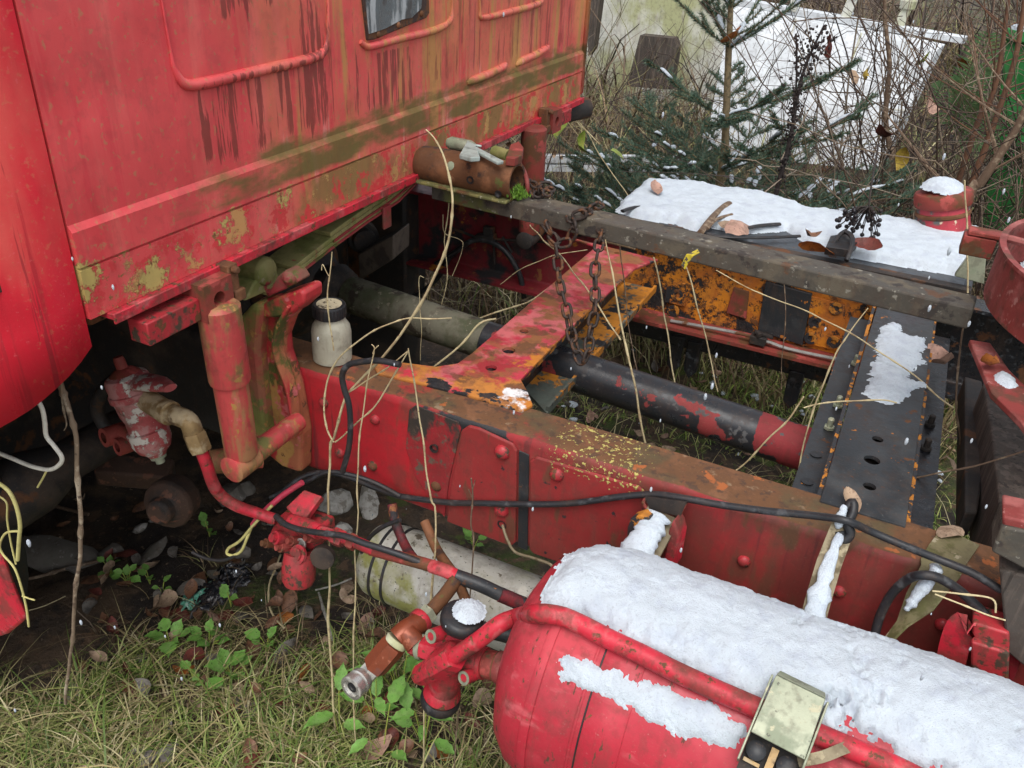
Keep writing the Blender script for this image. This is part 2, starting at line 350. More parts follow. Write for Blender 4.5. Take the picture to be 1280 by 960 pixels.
M['rust'] = paint('rusty_iron', RUST, [D(c=(.19, .08, .035), s=14, lo=.46, hi=.6, d=7), D(c=(.05, .028, .02), s=26, lo=.54, hi=.62, d=7), D(c=MOSS, s=20, lo=.62, hi=.68)], rough=.82, bump=(150, .8))
M['rustred'] = paint('rusty_dull_red', (.21, .035, .026), [D(c=RUST, s=14, lo=.48, hi=.6, d=7), D(c=(.33, .06, .05), s=22, lo=.56, hi=.62, d=7), D(c=(.10, .06, .03), s=40, lo=.6, hi=.66)], rough=.65, bump=(120, .6))
M['mossred'] = paint('mossy_red_paint', (.38, .03, .035), [D(c=(.34, .11, .05), s=(16, 16, 5), lo=.48, hi=.6), D(c=MOSS, s=10, lo=.57, hi=.65, d=7, r=.9), D(c=OCHRE, s=(22, 22, 12), lo=.56, hi=.61, d=9, r=.9, h=.5), D(c=RUST, s=30, lo=.62, hi=.66), D(c=(.5, .12, .12), s=26, lo=.6, hi=.65)], rough=.42, bump=(140, .4))
M['shock'] = paint('mossy_pink_shock_paint', (.40, .05, .05), [D(c=(.30, .17, .07), s=(24, 24, 5), lo=.47, hi=.58, a=.85), D(c=(.13, .12, .035), s=(12, 12, 7), lo=.52, hi=.62, r=.9), D(c=OCHRE, s=60, lo=.6, hi=.65, d=7), D(c=(.5, .12, .11), s=30, lo=.62, hi=.68)], rough=.42, bump=(140, .3))
M['spring'] = paint('algae_green_spring_steel', (.23, .21, .08), [D(c=(.15, .16, .045), s=16, lo=.45, hi=.6), D(c=(.26, .035, .035), s=22, lo=.62, hi=.67), D(c=(.24, .21, .12), s=50, lo=.62, hi=.68)], rough=.7, bump=(130, .4))
M['leafred'] = paint('dull_red_spring_edge', (.26, .03, .035), [D(c=(.15, .06, .04), s=(18, 6, 18), lo=.48, hi=.6), D(c=MOSS, s=20, lo=.56, hi=.64)], rough=.5, bump=(120, .3))
M['shaft'] = paint('black_red_shaft_paint', (.02, .022, .026), [D(c=(.24, .035, .035), s=11, lo=.6, hi=.615, d=7), D(c=(.26, .03, .035), s=8, lo=.42, hi=.43, d=8, band=[('X', -.16, -.13)], k=.5), D(c=(.09, .09, .09), s=40, lo=.6, hi=.66)], rough=.3, bump=(120, .35))
M['shaft_moss'] = paint('mossy_grey_shaft', (.13, .12, .085), [D(c=(.07, .075, .04), s=12, lo=.46, hi=.6, d=7), D(c=(.045, .035, .025), s=20, lo=.55, hi=.62, d=7), D(c=(.2, .18, .13), s=60, lo=.6, hi=.66)], rough=.75, bump=(120, .6))
M['beam'] = paint('weathered_dark_steel', (.065, .058, .046), [D(c=(.10, .085, .06), s=18, lo=.48, hi=.6, d=7), D(c=(.035, .03, .026), s=30, lo=.54, hi=.62, d=7), D(c=(.09, .10, .028), s=9, lo=.44, hi=.56, d=7, band=[('X', -.55, -.8)], k=.3, r=.95, h=.5), D(c=(.23, .22, .18), s=75, lo=.61, hi=.66, d=6, a=.8, r=.95), D(c=RUST, s=22, lo=.62, hi=.68, a=.7)], rough=.62, bump=(150, .7))
M['tank'] = paint('tank_red_paint', (.40, .024, .040), [D(c=(.34, .02, .032), s=6, lo=.45, hi=.65, a=.8), D(c=(.50, .06, .075), s=(5, 5, 5), lo=.52, hi=.66, a=.6), D(c=(.16, .035, .03), s=20, lo=.56, hi=.68, d=10, a=.6), D(c=(.56, .13, .14), s=(7, 30, 30), lo=.55, hi=.66, d=8, a=.5), D(c=(.10, .04, .025), s=(90, 30, 30), lo=.62, hi=.66, d=8), D(c=(.5, .16, .15), s=160, lo=.66, hi=.7, a=.5), D(c=(.16, .07, .03), s=90, lo=.68, hi=.71, d=5)], rough=.3, bump=(110, .3), vary=.08)
M['pale_tank'] = paint('dirty_pale_tank_paint', (.38, .37, .33), [D(c=(.28, .27, .19), s=(9, 9, 9), lo=.48, hi=.66), D(c=(.20, .20, .06), s=7, lo=.52, hi=.64, d=9, band=[('X', -.45, -.62)], k=.2), D(c=(.10, .085, .06), s=40, lo=.6, hi=.66, d=6), D(c=(.03, .03, .028), s=200, lo=.67, hi=.7, d=2), D(c=(.5, .48, .42), s=14, lo=.6, hi=.66, a=.7)], rough=.55, bump=(130, .35))
M['valve'] = paint('chipped_white_on_red', (.36, .07, .07), [D(c=(.40, .22, .20), s=30, lo=.46, hi=.56, d=8, a=.7), D(c=(.52, .48, .42), s=34, lo=.53, hi=.56, d=12, rg=.7, h=.6, r=.7), D(c=(.13, .06, .045), s=20, lo=.6, hi=.66, d=7)], rough=.5, bump=(120, .4))
M['brass'] = paint('dull_brass', (.30, .20, .09), [D(c=(.42, .33, .2), s=22, lo=.5, hi=.6), D(c=(.14, .09, .05), s=30, lo=.58, hi=.66)], rough=.5, metal=.35, bump=(120, .3))
M['copper'] = paint('brown_copper_fitting', (.22, .055, .025), [D(c=(.13, .04, .025), s=20, lo=.52, hi=.62), D(c=(.33, .11, .06), s=50, lo=.62, hi=.68)], rough=.38, metal=.3, bump=(150, .3))
M['steel'] = paint('bright_steel', (.55, .54, .5), [D(c=(.32, .3, .26), s=40, lo=.55, hi=.66)], rough=.3, metal=.8, bump=(150, .1))
M['zinc'] = paint('grey_green_zinc', (.30, .32, .23), [D(c=(.22, .25, .17), s=20, lo=.46, hi=.6), D(c=(.42, .40, .27), s=(60, 60, 60), lo=.6, hi=.66), D(c=(.1, .1, .08), s=120, lo=.64, hi=.7)], rough=.45, metal=.3, bump=(150, .3))
M['strap'] = paint('grimy_steel_strap', (.20, .165, .10), [D(c=(.10, .075, .04), s=30, lo=.5, hi=.6), D(c=(.32, .27, .17), s=40, lo=.6, hi=.66)], rough=.55, metal=.2, bump=(120, .4))
M['rubber'] = paint('black_rubber', (.016, .017, .019), [D(c=(.05, .05, .05), s=30, lo=.6, hi=.7)], rough=.42, bump=(200, .15))
M['cable'] = paint('black_cable_sheath', (.02, .022, .025), [D(c=(.07, .075, .08), s=40, lo=.55, hi=.68)], rough=.4)
M['pink'] = paint('pink_red_wire_sheath', (.52, .05, .09), (), rough=.4)
M['yellow'] = paint('pale_yellow_wire', (.62, .56, .22), (), rough=.45)
M['chain'] = paint('rusty_dark_chain', (.035, .026, .022), [D(c=RUST, s=60, lo=.5, hi=.6)], rough=.6, metal=.3, bump=(250, .4))
M['snow'] = paint('old_granular_snow', (.52, .58, .63), [D(c=(.44, .49, .56), s=32, lo=.50, hi=.64, a=.7, d=10), D(c=(.34, .37, .41), s=300, lo=.58, hi=.66, a=.45, d=3)], rough=.7, bump=(520, 2.4), vary=.05, vscale=25, spec=.3, sub=.1, grime=.06)
M['glass'] = paint('dull_reflecting_pane', (.13, .15, .16), [D(c=(.42, .44, .45), s=(50, 50, 9), lo=.5, hi=.6, a=.8), D(c=(.05, .05, .05), s=(30, 30, 9), lo=.58, hi=.64)], rough=.15, spec=.8)
M['bottle'] = paint('milky_plastic', (.42, .40, .31), [D(c=(.24, .21, .14), s=(14, 14, 14), lo=.46, hi=.6, a=.8, band=[('Z', .905, .885)], k=.3), D(c=(.2, .17, .11), s=70, lo=.66, hi=.7)], rough=.35, sub=.3)
M['wood'] = paint('dark_weathered_wood', (.06, .05, .042), [D(c=(.10, .08, .065), s=(60, 60, 5), lo=.5, hi=.6), D(c=(.03, .025, .02), s=(80, 80, 6), lo=.56, hi=.62)], rough=.8, bump=(120, .7))
M['brownblock'] = paint('brown_block', (.085, .065, .05), [D(c=(.04, .03, .025), s=20, lo=.5, hi=.62)], rough=.75, bump=(120, .5))
M['tank_black'] = paint('blue_grey_fuel_tank', (.045, .055, .065), [D(c=(.09, .10, .11), s=20, lo=.5, hi=.62), D(c=RUST, s=18, lo=.62, hi=.66, d=7)], rough=.4, bump=(120, .3))
M['ring'] = paint('dull_red_ring_paint', (.22, .04, .035), [D(c=(.30, .09, .08), s=16, lo=.48, hi=.6, d=7), D(c=(.12, .045, .03), s=18, lo=.54, hi=.62, d=7), D(c=(.36, .16, .14), s=60, lo=.62, hi=.68, d=6)], rough=.6, bump=(120, .6))
M['white_panel'] = paint('white_panel_paint', (.58, .61, .63), [D(c=(.46, .49, .50), s=(3, 3, 2), lo=.45, hi=.65, a=.6), D(c=(.45, .46, .42), s=25, lo=.62, hi=.7, a=.6)], rough=.5)
M['dirty_white'] = paint('dirty_white_sheet', (.56, .56, .50), [D(c=(.36, .37, .20), s=(2.5, 2.5, 1.5), lo=.45, hi=.6), D(c=(.42, .40, .33), s=(14, 14, 3), lo=.55, hi=.66)], rough=.6)
M['green'] = paint('green_container_paint', (.018, .15, .032), [D(c=(.03, .20, .05), s=4, lo=.5, hi=.65), D(c=(.02, .07, .025), s=14, lo=.58, hi=.66)], rough=.45, bump=(60, .3))
M['soil'] = paint('dark_soil_litter', (.05, .036, .025), [
    D(c=(.085, .056, .034), s=9, lo=.46, hi=.60, d=9), D(c=(.045, .065, .014), s=3.2, lo=.47, hi=.56, d=9, band=[('X', -1.55, -1.2)], k=.2, h=4), D(c=(.10, .062, .036), s=26, lo=.54, hi=.60, d=7), D(c=(.022, .017, .014), s=4, lo=.5, hi=.6, d=6),
    D(c=(.07, .09, .02), s=14, lo=.56, hi=.62, d=8, band=[('X', -1.5, -1.2)], k=.2), D(c=(.17, .12, .08), s=80, lo=.63, hi=.68)], rough=.85, bump=(60, 9), vary=.3, grime=.3)
M['stone'] = paint('grey_stone', (.14, .125, .105), [D(c=(.12, .11, .09), s=25, lo=.5, hi=.62), D(c=(.22, .2, .18), s=60, lo=.6, hi=.66)], rough=.85, bump=(120, .7))
M['veg'] = attr_mat('plant_colours', .55)
M['bark'] = paint('spruce_bark', (.17, .13, .07), [D(c=(.09, .075, .04), s=60, lo=.5, hi=.6)], rough=.85, bump=(100, .8))
M['worn'] = paint('worn_dark_patch', (.26, .02, .025), [D(c=(.035, .03, .026), s=(26, 26, 16), lo=.40, hi=.5, d=8, band=[('Z', .70, .83)], k=.45, r=.5), D(c=(.11, .07, .05), s=50, lo=.55, hi=.63, d=7)], rough=.45, bump=(140, .5))
M['mossy'] = paint('mossy_flange', (.10, .10, .035), [D(c=(.17, .15, .05), s=40, lo=.5, hi=.6), D(c=RUST, s=20, lo=.55, hi=.65), D(c=(.3, .28, .2), s=120, lo=.62, hi=.66)], rough=.9, bump=(150, 1))
M['lip'] = paint('greenish_orange_lip', (.085, .10, .085), [D(c=(.50, .19, .02), s=14, lo=.44, hi=.48, d=12, rg=.7, band=[('Y', 1.2, 1.45)], k=.25, h=.6), D(c=BLK, s=18, lo=.58, hi=.62, d=8)], rough=.4, bump=(130, .4))
M['moss_side'] = paint('mossy_hanger_side', (.34, .07, .05), [D(c=(.17, .17, .045), s=9, lo=.42, hi=.56, r=.95, h=.3), D(c=(.30, .11, .06), s=20, lo=.54, hi=.6), D(c=OCHRE, s=40, lo=.58, hi=.64, d=7)], rough=.6, bump=(120, .5))
M['strap_moss'] = paint('olive_strap', (.15, .13, .065), [D(c=(.09, .085, .03), s=30, lo=.5, hi=.6), D(c=(.30, .26, .17), s=50, lo=.6, hi=.66)], rough=.7, bump=(130, .5))
M['ring2'] = paint('red_filler_paint', (.36, .035, .05), [D(c=(.10, .105, .10), s=10, lo=.5, hi=.56, d=6), D(c=(.6, .5, .35), s=40, lo=.62, hi=.66, d=7)], rough=.45, bump=(120, .4))
M['steel_dull'] = paint('dull_steel', (.30, .29, .27), [D(c=RUST, s=20, lo=.52, hi=.6, d=7)], rough=.4, metal=.4)
M['white_wire'] = paint('white_wire_sheath', (.66, .64, .55), (), rough=.4)
M['stick'] = paint('grey_brown_stick', (.20, .145, .095), [D(c=(.34, .28, .2), s=40, lo=.52, hi=.6), D(c=(.09, .06, .04), s=60, lo=.55, hi=.62)], rough=.8, bump=(100, .8))
M['grey_stick'] = paint('pale_grey_stick', (.33, .32, .28), [D(c=(.2, .18, .15), s=60, lo=.5, hi=.6)], rough=.8, bump=(100, .5))
M['pale_clip'] = paint('pale_green_grey_plastic', (.34, .40, .37), [D(c=(.18, .2, .18), s=30, lo=.52, hi=.62)], rough=.4)
M['darkrust'] = paint('dark_rust', (.055, .03, .02), [D(c=(.02, .016, .014), s=12, lo=.48, hi=.6, d=7), D(c=(.12, .05, .03), s=30, lo=.58, hi=.64, d=7)], rough=.85, bump=(80, 1.2))
M['bright_dull'] = paint('rivet_red', (.36, .028, .035), [D(c=GRIME, s=60, lo=.52, hi=.62), D(c=RUST, s=40, lo=.58, hi=.63, d=7)], rough=.4, bump=(160, .4), grime=1.0)
# ================================================================== THE TRUCK: one thing, its parts, their sub-parts
truck = thing('truck', (-.3, 1.5, 0), 'old red truck with streaked cab back wall and bare rusty frame', 'truck')
XC = -.8835                                               # plane of the cab's rear wall
def proj(v):
    c = _M.transposed() @ (Vector(v) - Vector((0, 0, CAM_H))); return 640 + FPX * c.x / -c.z, 480 - FPX * c.y / -c.z
def P3(prof_yh, x0, x1):                                  # (y,h) outline pushed along x
    return MB().prism([H(x0, y, h) for y, h in prof_yh], (x1 - x0, 0, 0))

# ---- cab
prof = [(0, 1.0), (0, -.375), (.006, -.383), (.006, -.4275), (.001, -.4285), (.001, -.431), (.005, -.432), (.005, -.497), (-.02, -.497), (-.02, 1.0)]
mb = MB(); mb.prism([H(XC + dx, .6375, h) for dx, h in prof], (0, 2.262 - .6375, 0))
wall = build(mb, 'cab_wall', M['cab'], truck, smooth=30)
mb = MB(); ys = [2.263 + .10 * math.sin(a) for a in np.linspace(0, PI / 2, 7)]; xs = [XC - .10 + .10 * math.cos(a) for a in np.linspace(0, PI / 2, 7)]
V = []; F = []
for x, y in list(zip(xs, ys)) + [(-2.4, 2.363)]: V += [H(x, y, 1.0), H(x, y, -.49)]
for i in range(len(V) // 2 - 1): F.append((2 * i, 2 * i + 2, 2 * i + 3, 2 * i + 1))
o = build(MB().add(V, F), 'cab_side', M['cab'], truck, smooth=60); md = o.modifiers.new('thick', 'SOLIDIFY'); md.thickness = .012; md.offset = 0
# near corner and rounded mudguard
curve = [(133, 388), (124, 412), (115, 433), (95, 462), (60, 496), (30, 518), (0, 535), (-60, 566), (-200, 610)]
def cy(px):
    for (a, b), (c, d) in zip(curve, curve[1:]):
        if px <= a and px >= c: return b + (d - b) * (a - px) / (a - c)
    return curve[0][1] if px > 133 else 620
pts = [(XC, .634)] + [(XC - .13 + .13 * math.cos(a), .634 - .13 * math.sin(a)) for a in np.linspace(.001, PI / 2, 12)] + [(XC - .13 - t, .504) for t in np.linspace(.03, .6, 20)] + [(-2.4, .504)]
V = []; F = []
for x, y in pts:
    lo, hi = -1.05, -.2
    for _ in range(30):
        m = (lo + hi) / 2; q = proj(H(x, y, m))
        if q[1] > cy(q[0]): lo = m
        else: hi = m
    zz = [1.0, .4, 0, -.2, -.35, lo * .5 - .2, lo] if lo < -.42 else [1.0, .4, 0, -.2, -.35, -.38, lo]
    V += [H(x, y, h) for h in zz]
for i in range(len(pts) - 1):
    for k in range(6): F.append((7 * i + k, 7 * i + 7 + k, 7 * i + 8 + k, 7 * i + 1 + k))
o = build(MB().add(V, F), 'mudguard', M['cab_near'], truck, smooth=60); lab(o, 'bright red rounded mudguard at the near cab corner')
md = o.modifiers.new('thick', 'SOLIDIFY'); md.thickness = .006; md.offset = -1
mb = MB(); mb.box(H(-1.66, 1.44, -.42), (1.5, 1.84, .03)); build(mb, 'cab_floor', M['dark'], truck)
mb = MB(); mb.box(H(-1.66, 1.44, 1.03), (1.6, 1.9, .04)); build(mb, 'cab_roof', M['cab'], truck)
mb = MB(); mb.box(H(-2.42, 1.44, .3), (.04, 1.9, 2.4)); build(mb, 'cab_bulkhead', M['dark'], truck)
mb = MB(); mb.box(H(XC + .004, 1.462, -.502), (.028, 1.60, .009)); mb.box(H(XC + .0165, 1.462, -.5035), (.004, 1.602, .015)); build(mb, 'sill_lip', M['bright'], truck, bevel=.0015)
# pressed stiffening ribs of the rear wall
def rib(pxs, r, dx=.001):
    p = smooth_path([at_x(x, y, XC + dx) for x, y in pxs], 5); n = len(p)
    rr = r if not isinstance(r, tuple) else np.interp(np.linspace(0, 1, n), np.linspace(0, 1, len(r)), r)
    build(MB().tube(p, rr if isinstance(rr, float) else list(rr), 10, flat=1), 'stiffening_rib', M['cab'], wall, smooth=60)
rib([(196, -40), (202, 0), (213, 62), (219, 88), (232, 105), (260, 103), (330, 87), (385, 74), (402, 66), (409, 50), (410, 0), (408, -40)], (.0015, .0015, .002, .004, .0075, .008, .008, .008, .0075, .004, .0025, .002))
rib([(450, 52), (458, 58), (470, 56), (500, 48), (545, 37), (562, 26), (565, 10), (563, -30)], (.004, .006, .007, .007, .007, .006, .003, .002))
rib([(599, -30), (600, 12), (604, 22), (640, 14), (672, 5), (679, -6), (681, -40)], (.002, .003, .006, .0075, .0075, .004, .002))
rib([(584, 104), (590, 101), (610, 93), (628, 84), (633, 79)], (.003, .009, .0095, .009, .003))
rib([(645, 82), (650, 77), (668, 69), (682, 61), (686, 57)], (.003, .009, .0095, .009, .003))
mb = MB().ribbon([at_x(x, y, XC + .0075) for x, y in ((124, 312), (300, 244), (480, 174), (565, 143), (650, 106))], .002, (0, 0, 1), .002)
# small window
wy = [(446, -45), (449, 0), (455, 50), (463, 49), (528, 22), (532, 16), (531, -20), (530, -60)]
win = build(MB().prism([at_x(x, y, XC - .004) for x, y in wy], (.009, 0, 0)), 'window', paint('rusty_window_seal', (.05, .03, .025), [D(c=RUST, s=40, lo=.5, hi=.58, d=7)], rough=.8, bump=(150, .8)), truck, bevel=.002)
wp = [(453, -40), (455, 4), (459, 42), (480, 35), (500, 24), (512, 22), (524, 10), (526, -20), (526, -55)]
build(MB().prism([at_x(x, y, XC + .002) for x, y in wp], (.0045, 0, 0)), 'window_pane', M['glass'], win, smooth=0)
for q in ((472, 43), (497, 31), (526, 17)): build(MB().dome(at_x(*q, XC + .004), (1, 0, 0), .006, .005, 8), 'window_screw', M['rust'], win)
# underframe member, brackets under the sill
mb = MB(); mb.box(H(-.99, 1.44, -.525), (.07, 1.5, .05)); build(mb, 'cab_cross_bar', M['rust'], truck, bevel=.004)
def mount(py0, mirror):
    s = -1 if mirror else 1; c = py0
    mb = MB(); mb.box((-.868, c.y, c.z), (.05, .056, .056))
    o = build(mb, 'shock_mount', M['rustred'], truck, smooth=0)
    cut(o, MB().lathe((-.8, c.y, c.z), (-1, 0, 0), [(0, .0115), (.11, .0115)], 14))
    m2 = MB(); m2.box((-.872, c.y - s * .075, c.z - .008), (.036, .095, .034)); m2.box((-.90, c.y - s * .06, c.z + .02), (.02, .14, .02)); build(m2, 'mount_arm', M['bright_dull'], o, bevel=.002)
    m3 = MB(); m3.box((-.862, c.y + s * .040, c.z + .012), (.024, .02, .05)); m3.box((-.855, c.y + s * .045, c.z - .012), (.02, .022, .018)); m3.lathe((-.85, c.y + s * .04, c.z + .03), (1, 0, 0), [(0, .007), (.01, .006)], 6); build(m3, 'mount_latch', M['rust'], o, bevel=.002)
mount(at_x(262, 370, -.862), False); mount(at_x(688, 150, -.862), True)
def shock(a, b, mid, r1, r2, mat):
    a = Vector(a); b = Vector(b); d = (b - a); L = d.length; d.normalize(); m_ = L * mid
    up = MB().lathe(a, d, [(0, r1 * .8), (.006, r1), (m_ - .004, r1), (m_, r1 * .97), (m_ + .002, r1 * .85)], 28)
    o = build(up, 'shock_absorber', mat, truck, smooth=40)
    build(MB().lathe(a + d * (m_ - .01), d, [(0, r2), (L - m_ - .01, r2), (L - m_ - .004, r2 * .9)], 28), 'damper_tube', mat, o, smooth=40)
    build(MB().lathe(b + Vector((0, -.03, 0)), (0, 1, 0), [(0, .016), (.003, .023), (.052, .023), (.056, .019), (.17, .017)], 18), 'damper_eye', M['shock'] if mat is M['shock'] else M['dark'], o, smooth=40)
sa = at_x(272, 378, -.852); sb = at_x(304, 577, -.852)
shock(sa, sb, .46, .0315, .0265, M['shock'])
sc = at_x(668, 158, -.853); shock(sc, sc + (sb - sa), .46, .0315, .0265, M['rustred'])
build(MB().lathe(at_x(714, 141, -.9) - Vector((.02, 0, .0)), (.45, .9, .05), [(0, .03), (.08, .03), (.08, .024), (.0, .024)], 20, cap=False).lathe(at_x(714, 141, -.9) - Vector((.02, 0, 0)), (.45, .9, .05), [(0, .001), (.002, .024)], 16), 'exhaust_stub', M['dark'], truck)

# ---- rails: rounded channel sections
def channel(y0, s, top=-.75, bot=-.975, w=.082, t=.008, r=.016):
    arc = lambda cy_, cz, rr, a0, a1: [(y0 + s * (cy_ - rr * math.cos(a)), cz + rr * math.sin(a)) for a in np.linspace(a0, a1, 5)]
    out = arc(r, bot + r, r, -PI / 2, 0) + arc(r, top - r, r, 0, PI / 2) + [(y0 + s * w, top), (y0 + s * w, top - t)]
    inn = list(reversed(arc(r, top - r, r - t, 0, PI / 2))) + list(reversed(arc(r, bot + r, r - t, -PI / 2, 0))) + [(y0 + s * w, bot + t), (y0 + s * w, bot)]
    return out + inn
o = build(P3(channel(1.02, 1), -2.4, -.985), 'frame_rail', M['dark'], truck, smooth=30); lab(o, 'dark front end of the near frame rail under the cab')  # front end of the near rail in a darker material
near = build(P3(channel(1.02, 1), -.983, .66), 'frame_rail', M['rail'], truck, smooth=30); lab(near, 'near frame rail, red on its face and rusty brown on top')
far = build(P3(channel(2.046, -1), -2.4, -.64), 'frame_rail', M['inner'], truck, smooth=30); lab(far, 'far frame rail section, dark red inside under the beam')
far2 = build(P3([(2.046, -.975), (2.046, -.75), (1.99, -.75), (1.99, -.758), (2.038, -.758), (2.038, -.975)], -.638, .125), 'frame_rail', M['flake'], truck, smooth=0); o = build(P3(channel(2.046, -1), .127, .66), 'frame_rail', M['tar'], truck, smooth=30); lab(o, 'dark far rail section right of the black cross member'); lab(far2, 'far frame rail section with orange paint flaking off black')  # section past the black cross member is simply darker
build(MB().box(H(-.257, 2.005, -.971), (.762, .085, .009)), 'rail_flange', M['rustred'], far2)
def rivet(px, py, r=.0125, mat=None, y=1.02, hh=.008, par=None):
    p = at_y(px, py, y); build(MB().dome(p, (0, -1, 0), r, hh, 12), 'rivet', mat or M['bright_dull'], par or near, smooth=60)
for q in ((405, 503), (469, 524), (466, 582), (930, 701), (1049, 739), (1178, 780), (425, 566)): rivet(*q, r=.010)
# two fish plates riveted on the web with a dark joint between them
def web_plate(pxs, t, name='fish_plate', mat='plate'):
    return build(MB().prism([at_y(x, y, 1.0198) for x, y in pxs], (0, -t, 0)), name, M[mat], near, smooth=0, bevel=.003)
fp1 = web_plate([(579, 536), (588, 530), (600, 533), (643, 553), (648, 562), (646, 676), (640, 681), (560, 650), (566, 600)], .006); lab(fp1, 'red fish plate left of the dark joint')
fp2 = web_plate([(664, 574), (672, 569), (800, 606), (810, 616), (806, 728), (798, 734), (668, 690), (663, 684)], .006); lab(fp2, 'red fish plate with lichen along its top edge')
web_plate([(649, 562), (662, 568), (660, 688), (648, 682)], .0025, 'joint_strip', 'black')
for q in ((628, 565), (627, 637)): rivet(*q, r=.0135, y=1.0138, par=fp1, hh=.010)
rivet(696, 593, r=.012, y=1.0138, par=fp2, hh=.009)
rivet(546, 607, r=.0105, mat=M['rust']); 
for q in ((542, 561), (627, 656)):
    p = at_y(*q, 1.012); build(MB().lathe(p, (0, 1, 0), [(0, .0085), (0, .0065), (.006, .0062), (.0065, .0001)], 14, cap=False), 'bolt_hole', M['rubber'], near)
# worn dark patch plate between
web_plate([(512, 512), (520, 506), (574, 527), (577, 536), (562, 600), (556, 646), (520, 596), (508, 560)], .0022, "worn_patch", "worn")
# far web details
def far_plate(pxs, mat, t=.006, name='patch_plate'): return build(MB().prism([at_y(x, y, 2.0375) for x, y in pxs], (0, -t, 0)), name, M[mat], far2, bevel=.0015)
far_plate([(958, 350), (1016, 366), (1004, 430), (948, 412)], 'black', .010)
far_plate([(918, 358), (937, 364), (933, 398), (908, 390)], 'rustred')
far_plate([(834, 358), (858, 352), (858, 382), (832, 376)], 'flake', .01)
far_plate([(1014, 368), (1056, 380), (1058, 440), (1008, 428)], 'flake', .008)
for q in ((847, 368), (842, 388), (1014, 422), (1019, 402), (1042, 427), (1045, 385)):
    p = at_y(*q, 2.031); build(MB().lathe(p, (0, -1, 0), [(0, .016), (.006, .016), (.006, .008), (.002, .0075)], 14, cap=False).lathe(p, (0, -1, 0), [(.0015, .008), (.0018, .0001)], 10, cap=False), 'boss', M['black_rusty'], far2)
build(MB().tube(smooth_path([at_y(x, y, 1.985) for x, y in ((838, 401), (900, 412), (945, 422), (985, 436), (1046, 449))], 4), .0045, 8), 'conduit', M['steel_dull'] if 'steel_dull' in M else M['zinc'], far2)
mb = MB(); p = at_y(948, 424, 1.98); mb.box(p, (.04, .03, .022)); mb.box(p + Vector((.01, 0, .016)), (.05, .012, .008), Euler((0, .3, .4)).to_matrix()); mb.lathe(p + Vector((0, -.01, .01)), (0, 0, 1), [(0, .008), (.014, .008)], 6); build(mb, 'pipe_clamp', M['dark'], far2, bevel=.002)
mb = MB(); mb.box(H(-.28, 2.07, -1.02), (.78, .05, .075)); build(mb, 'black_beam', M['tar'], truck, bevel=.004)
for q in ((843, 445), (864, 452), (990, 490)):
    p = at_y(*q, 2.04); build(MB().prism([p + Vector(v) for v in ((-.02, 0, .06), (.02, 0, .06), (.018, 0, -.03), (0, 0, -.055), (-.018, 0, -.03))], (0, .03, 0)), 'hanger_lug', M['tar'], truck, bevel=.003)

# ---- red crossmember: channel open towards the rear, flared onto both rails
TOPH = -.7445
top = [(715, 297), (745, 308), (700, 346), (640, 398), (590, 441), (572, 454), (545, 458), (505, 453), (464, 452), (472, 466), (524, 478), (584, 493), (652, 513), (666, 506), (660, 490), (651, 474), (720, 403), (794, 335), (823, 324)]
cm = build(MB().prism([at_h(x, y, TOPH) for x, y in top], (0, 0, -.006)), 'cross_member', M['cross'], truck, smooth=0, bevel=.0015)
lab(cm, 'red and orange flaking cross member under the chain')
ct = MB()
for (x, y, r) in ((636, 438, .0125), (614, 460, .0105), (655, 414, .009), (757, 312, .007), (771, 316, .007)):
    p = at_h(x, y, TOPH); ct.lathe(p + Vector((0, 0, -.02)), (0, 0, 1), [(0, r), (.04, r)], 16)
cut(cm, ct)
mb = MB(); mb.box(H(-.588, 1.48, -.812), (.008, .78, .122)); build(mb, 'member_web', M['tar'], cm)
mb = MB(); mb.prism([H(-.592, 1.34, -.866), H(-.540, 1.30, -.866), H(-.506, 1.272, -.866), H(-.506, 1.95, -.866), H(-.592, 1.95, -.866)], (0, 0, -.007)); mb.box(H(-.509, 1.615, -.861), (.006, .67, .010)); build(mb, 'member_lip', M['lip'] if 'lip' in M else M['black_rusty'], cm)
mb = MB(); mb.box(H(-.527, 1.49, -.7535), (.006, .60, .012)); build(mb, 'member_edge', M['black_rusty'], cm)
build(MB().lathe(H(-.64, 1.87, -.735), (1, -.06, 0), [(0, .006), (.09, .006)], 12), 'white_sleeve', M['strap'], cm)
# ---- black crossmember: hat section with bolted side flanges
mb = MB(); mb.prism([H(.003, 1.085, -.747), H(.120, 1.085, -.747), H(.122, 1.99, -.747), H(.006, 1.99, -.747)], (0, 0, -.006))
bm_ = build(mb, 'cross_member', M['black'], truck, smooth=0, bevel=.002); lab(bm_, 'black cross member with holes and patches of snow')
ct = MB()
for (x, y, r) in ((1097, 549, .009), (1090, 575, .0125), (1087, 608, .0095)): ct.lathe(at_h(x, y, -.747) - Vector((0, 0, .03)), (0, 0, 1), [(0, r), (.06, r)], 16)
cut(bm_, ct)
for x0, s in ((.003, -1), (.120, 1)):
    mb = MB(); mb.box(H(x0 + s * .003, 1.53, -.777), (.006, .9, .050)); build(mb, 'member_side', M['black_rusty'], bm_)
    mb = MB(); mb.box(H(x0 + s * .024, 1.50, -.801), (.042, .78, .006)); build(mb, 'side_flange', M['tar'] if s > 0 else M['black'], bm_)
build(MB().box(H(.062, 1.53, -.815), (.11, .86, .004)), 'channel_floor', M['dark'], bm_)
for q in ((1047, 508), (1036, 536), (1162, 532), (1157, 562), (1069, 456)):
    p = at_h(*q, -.797); build(MB().hexnut(p, (0, 0, 1), .0095, .006).lathe(p + Vector((0, 0, .006)), (0, 0, 1), [(0, .0055), (.014, .0055), (.016, .004)], 10), 'bolt', M['zinc'] if q[0] < 1100 else M['dark'], bm_, smooth=30)
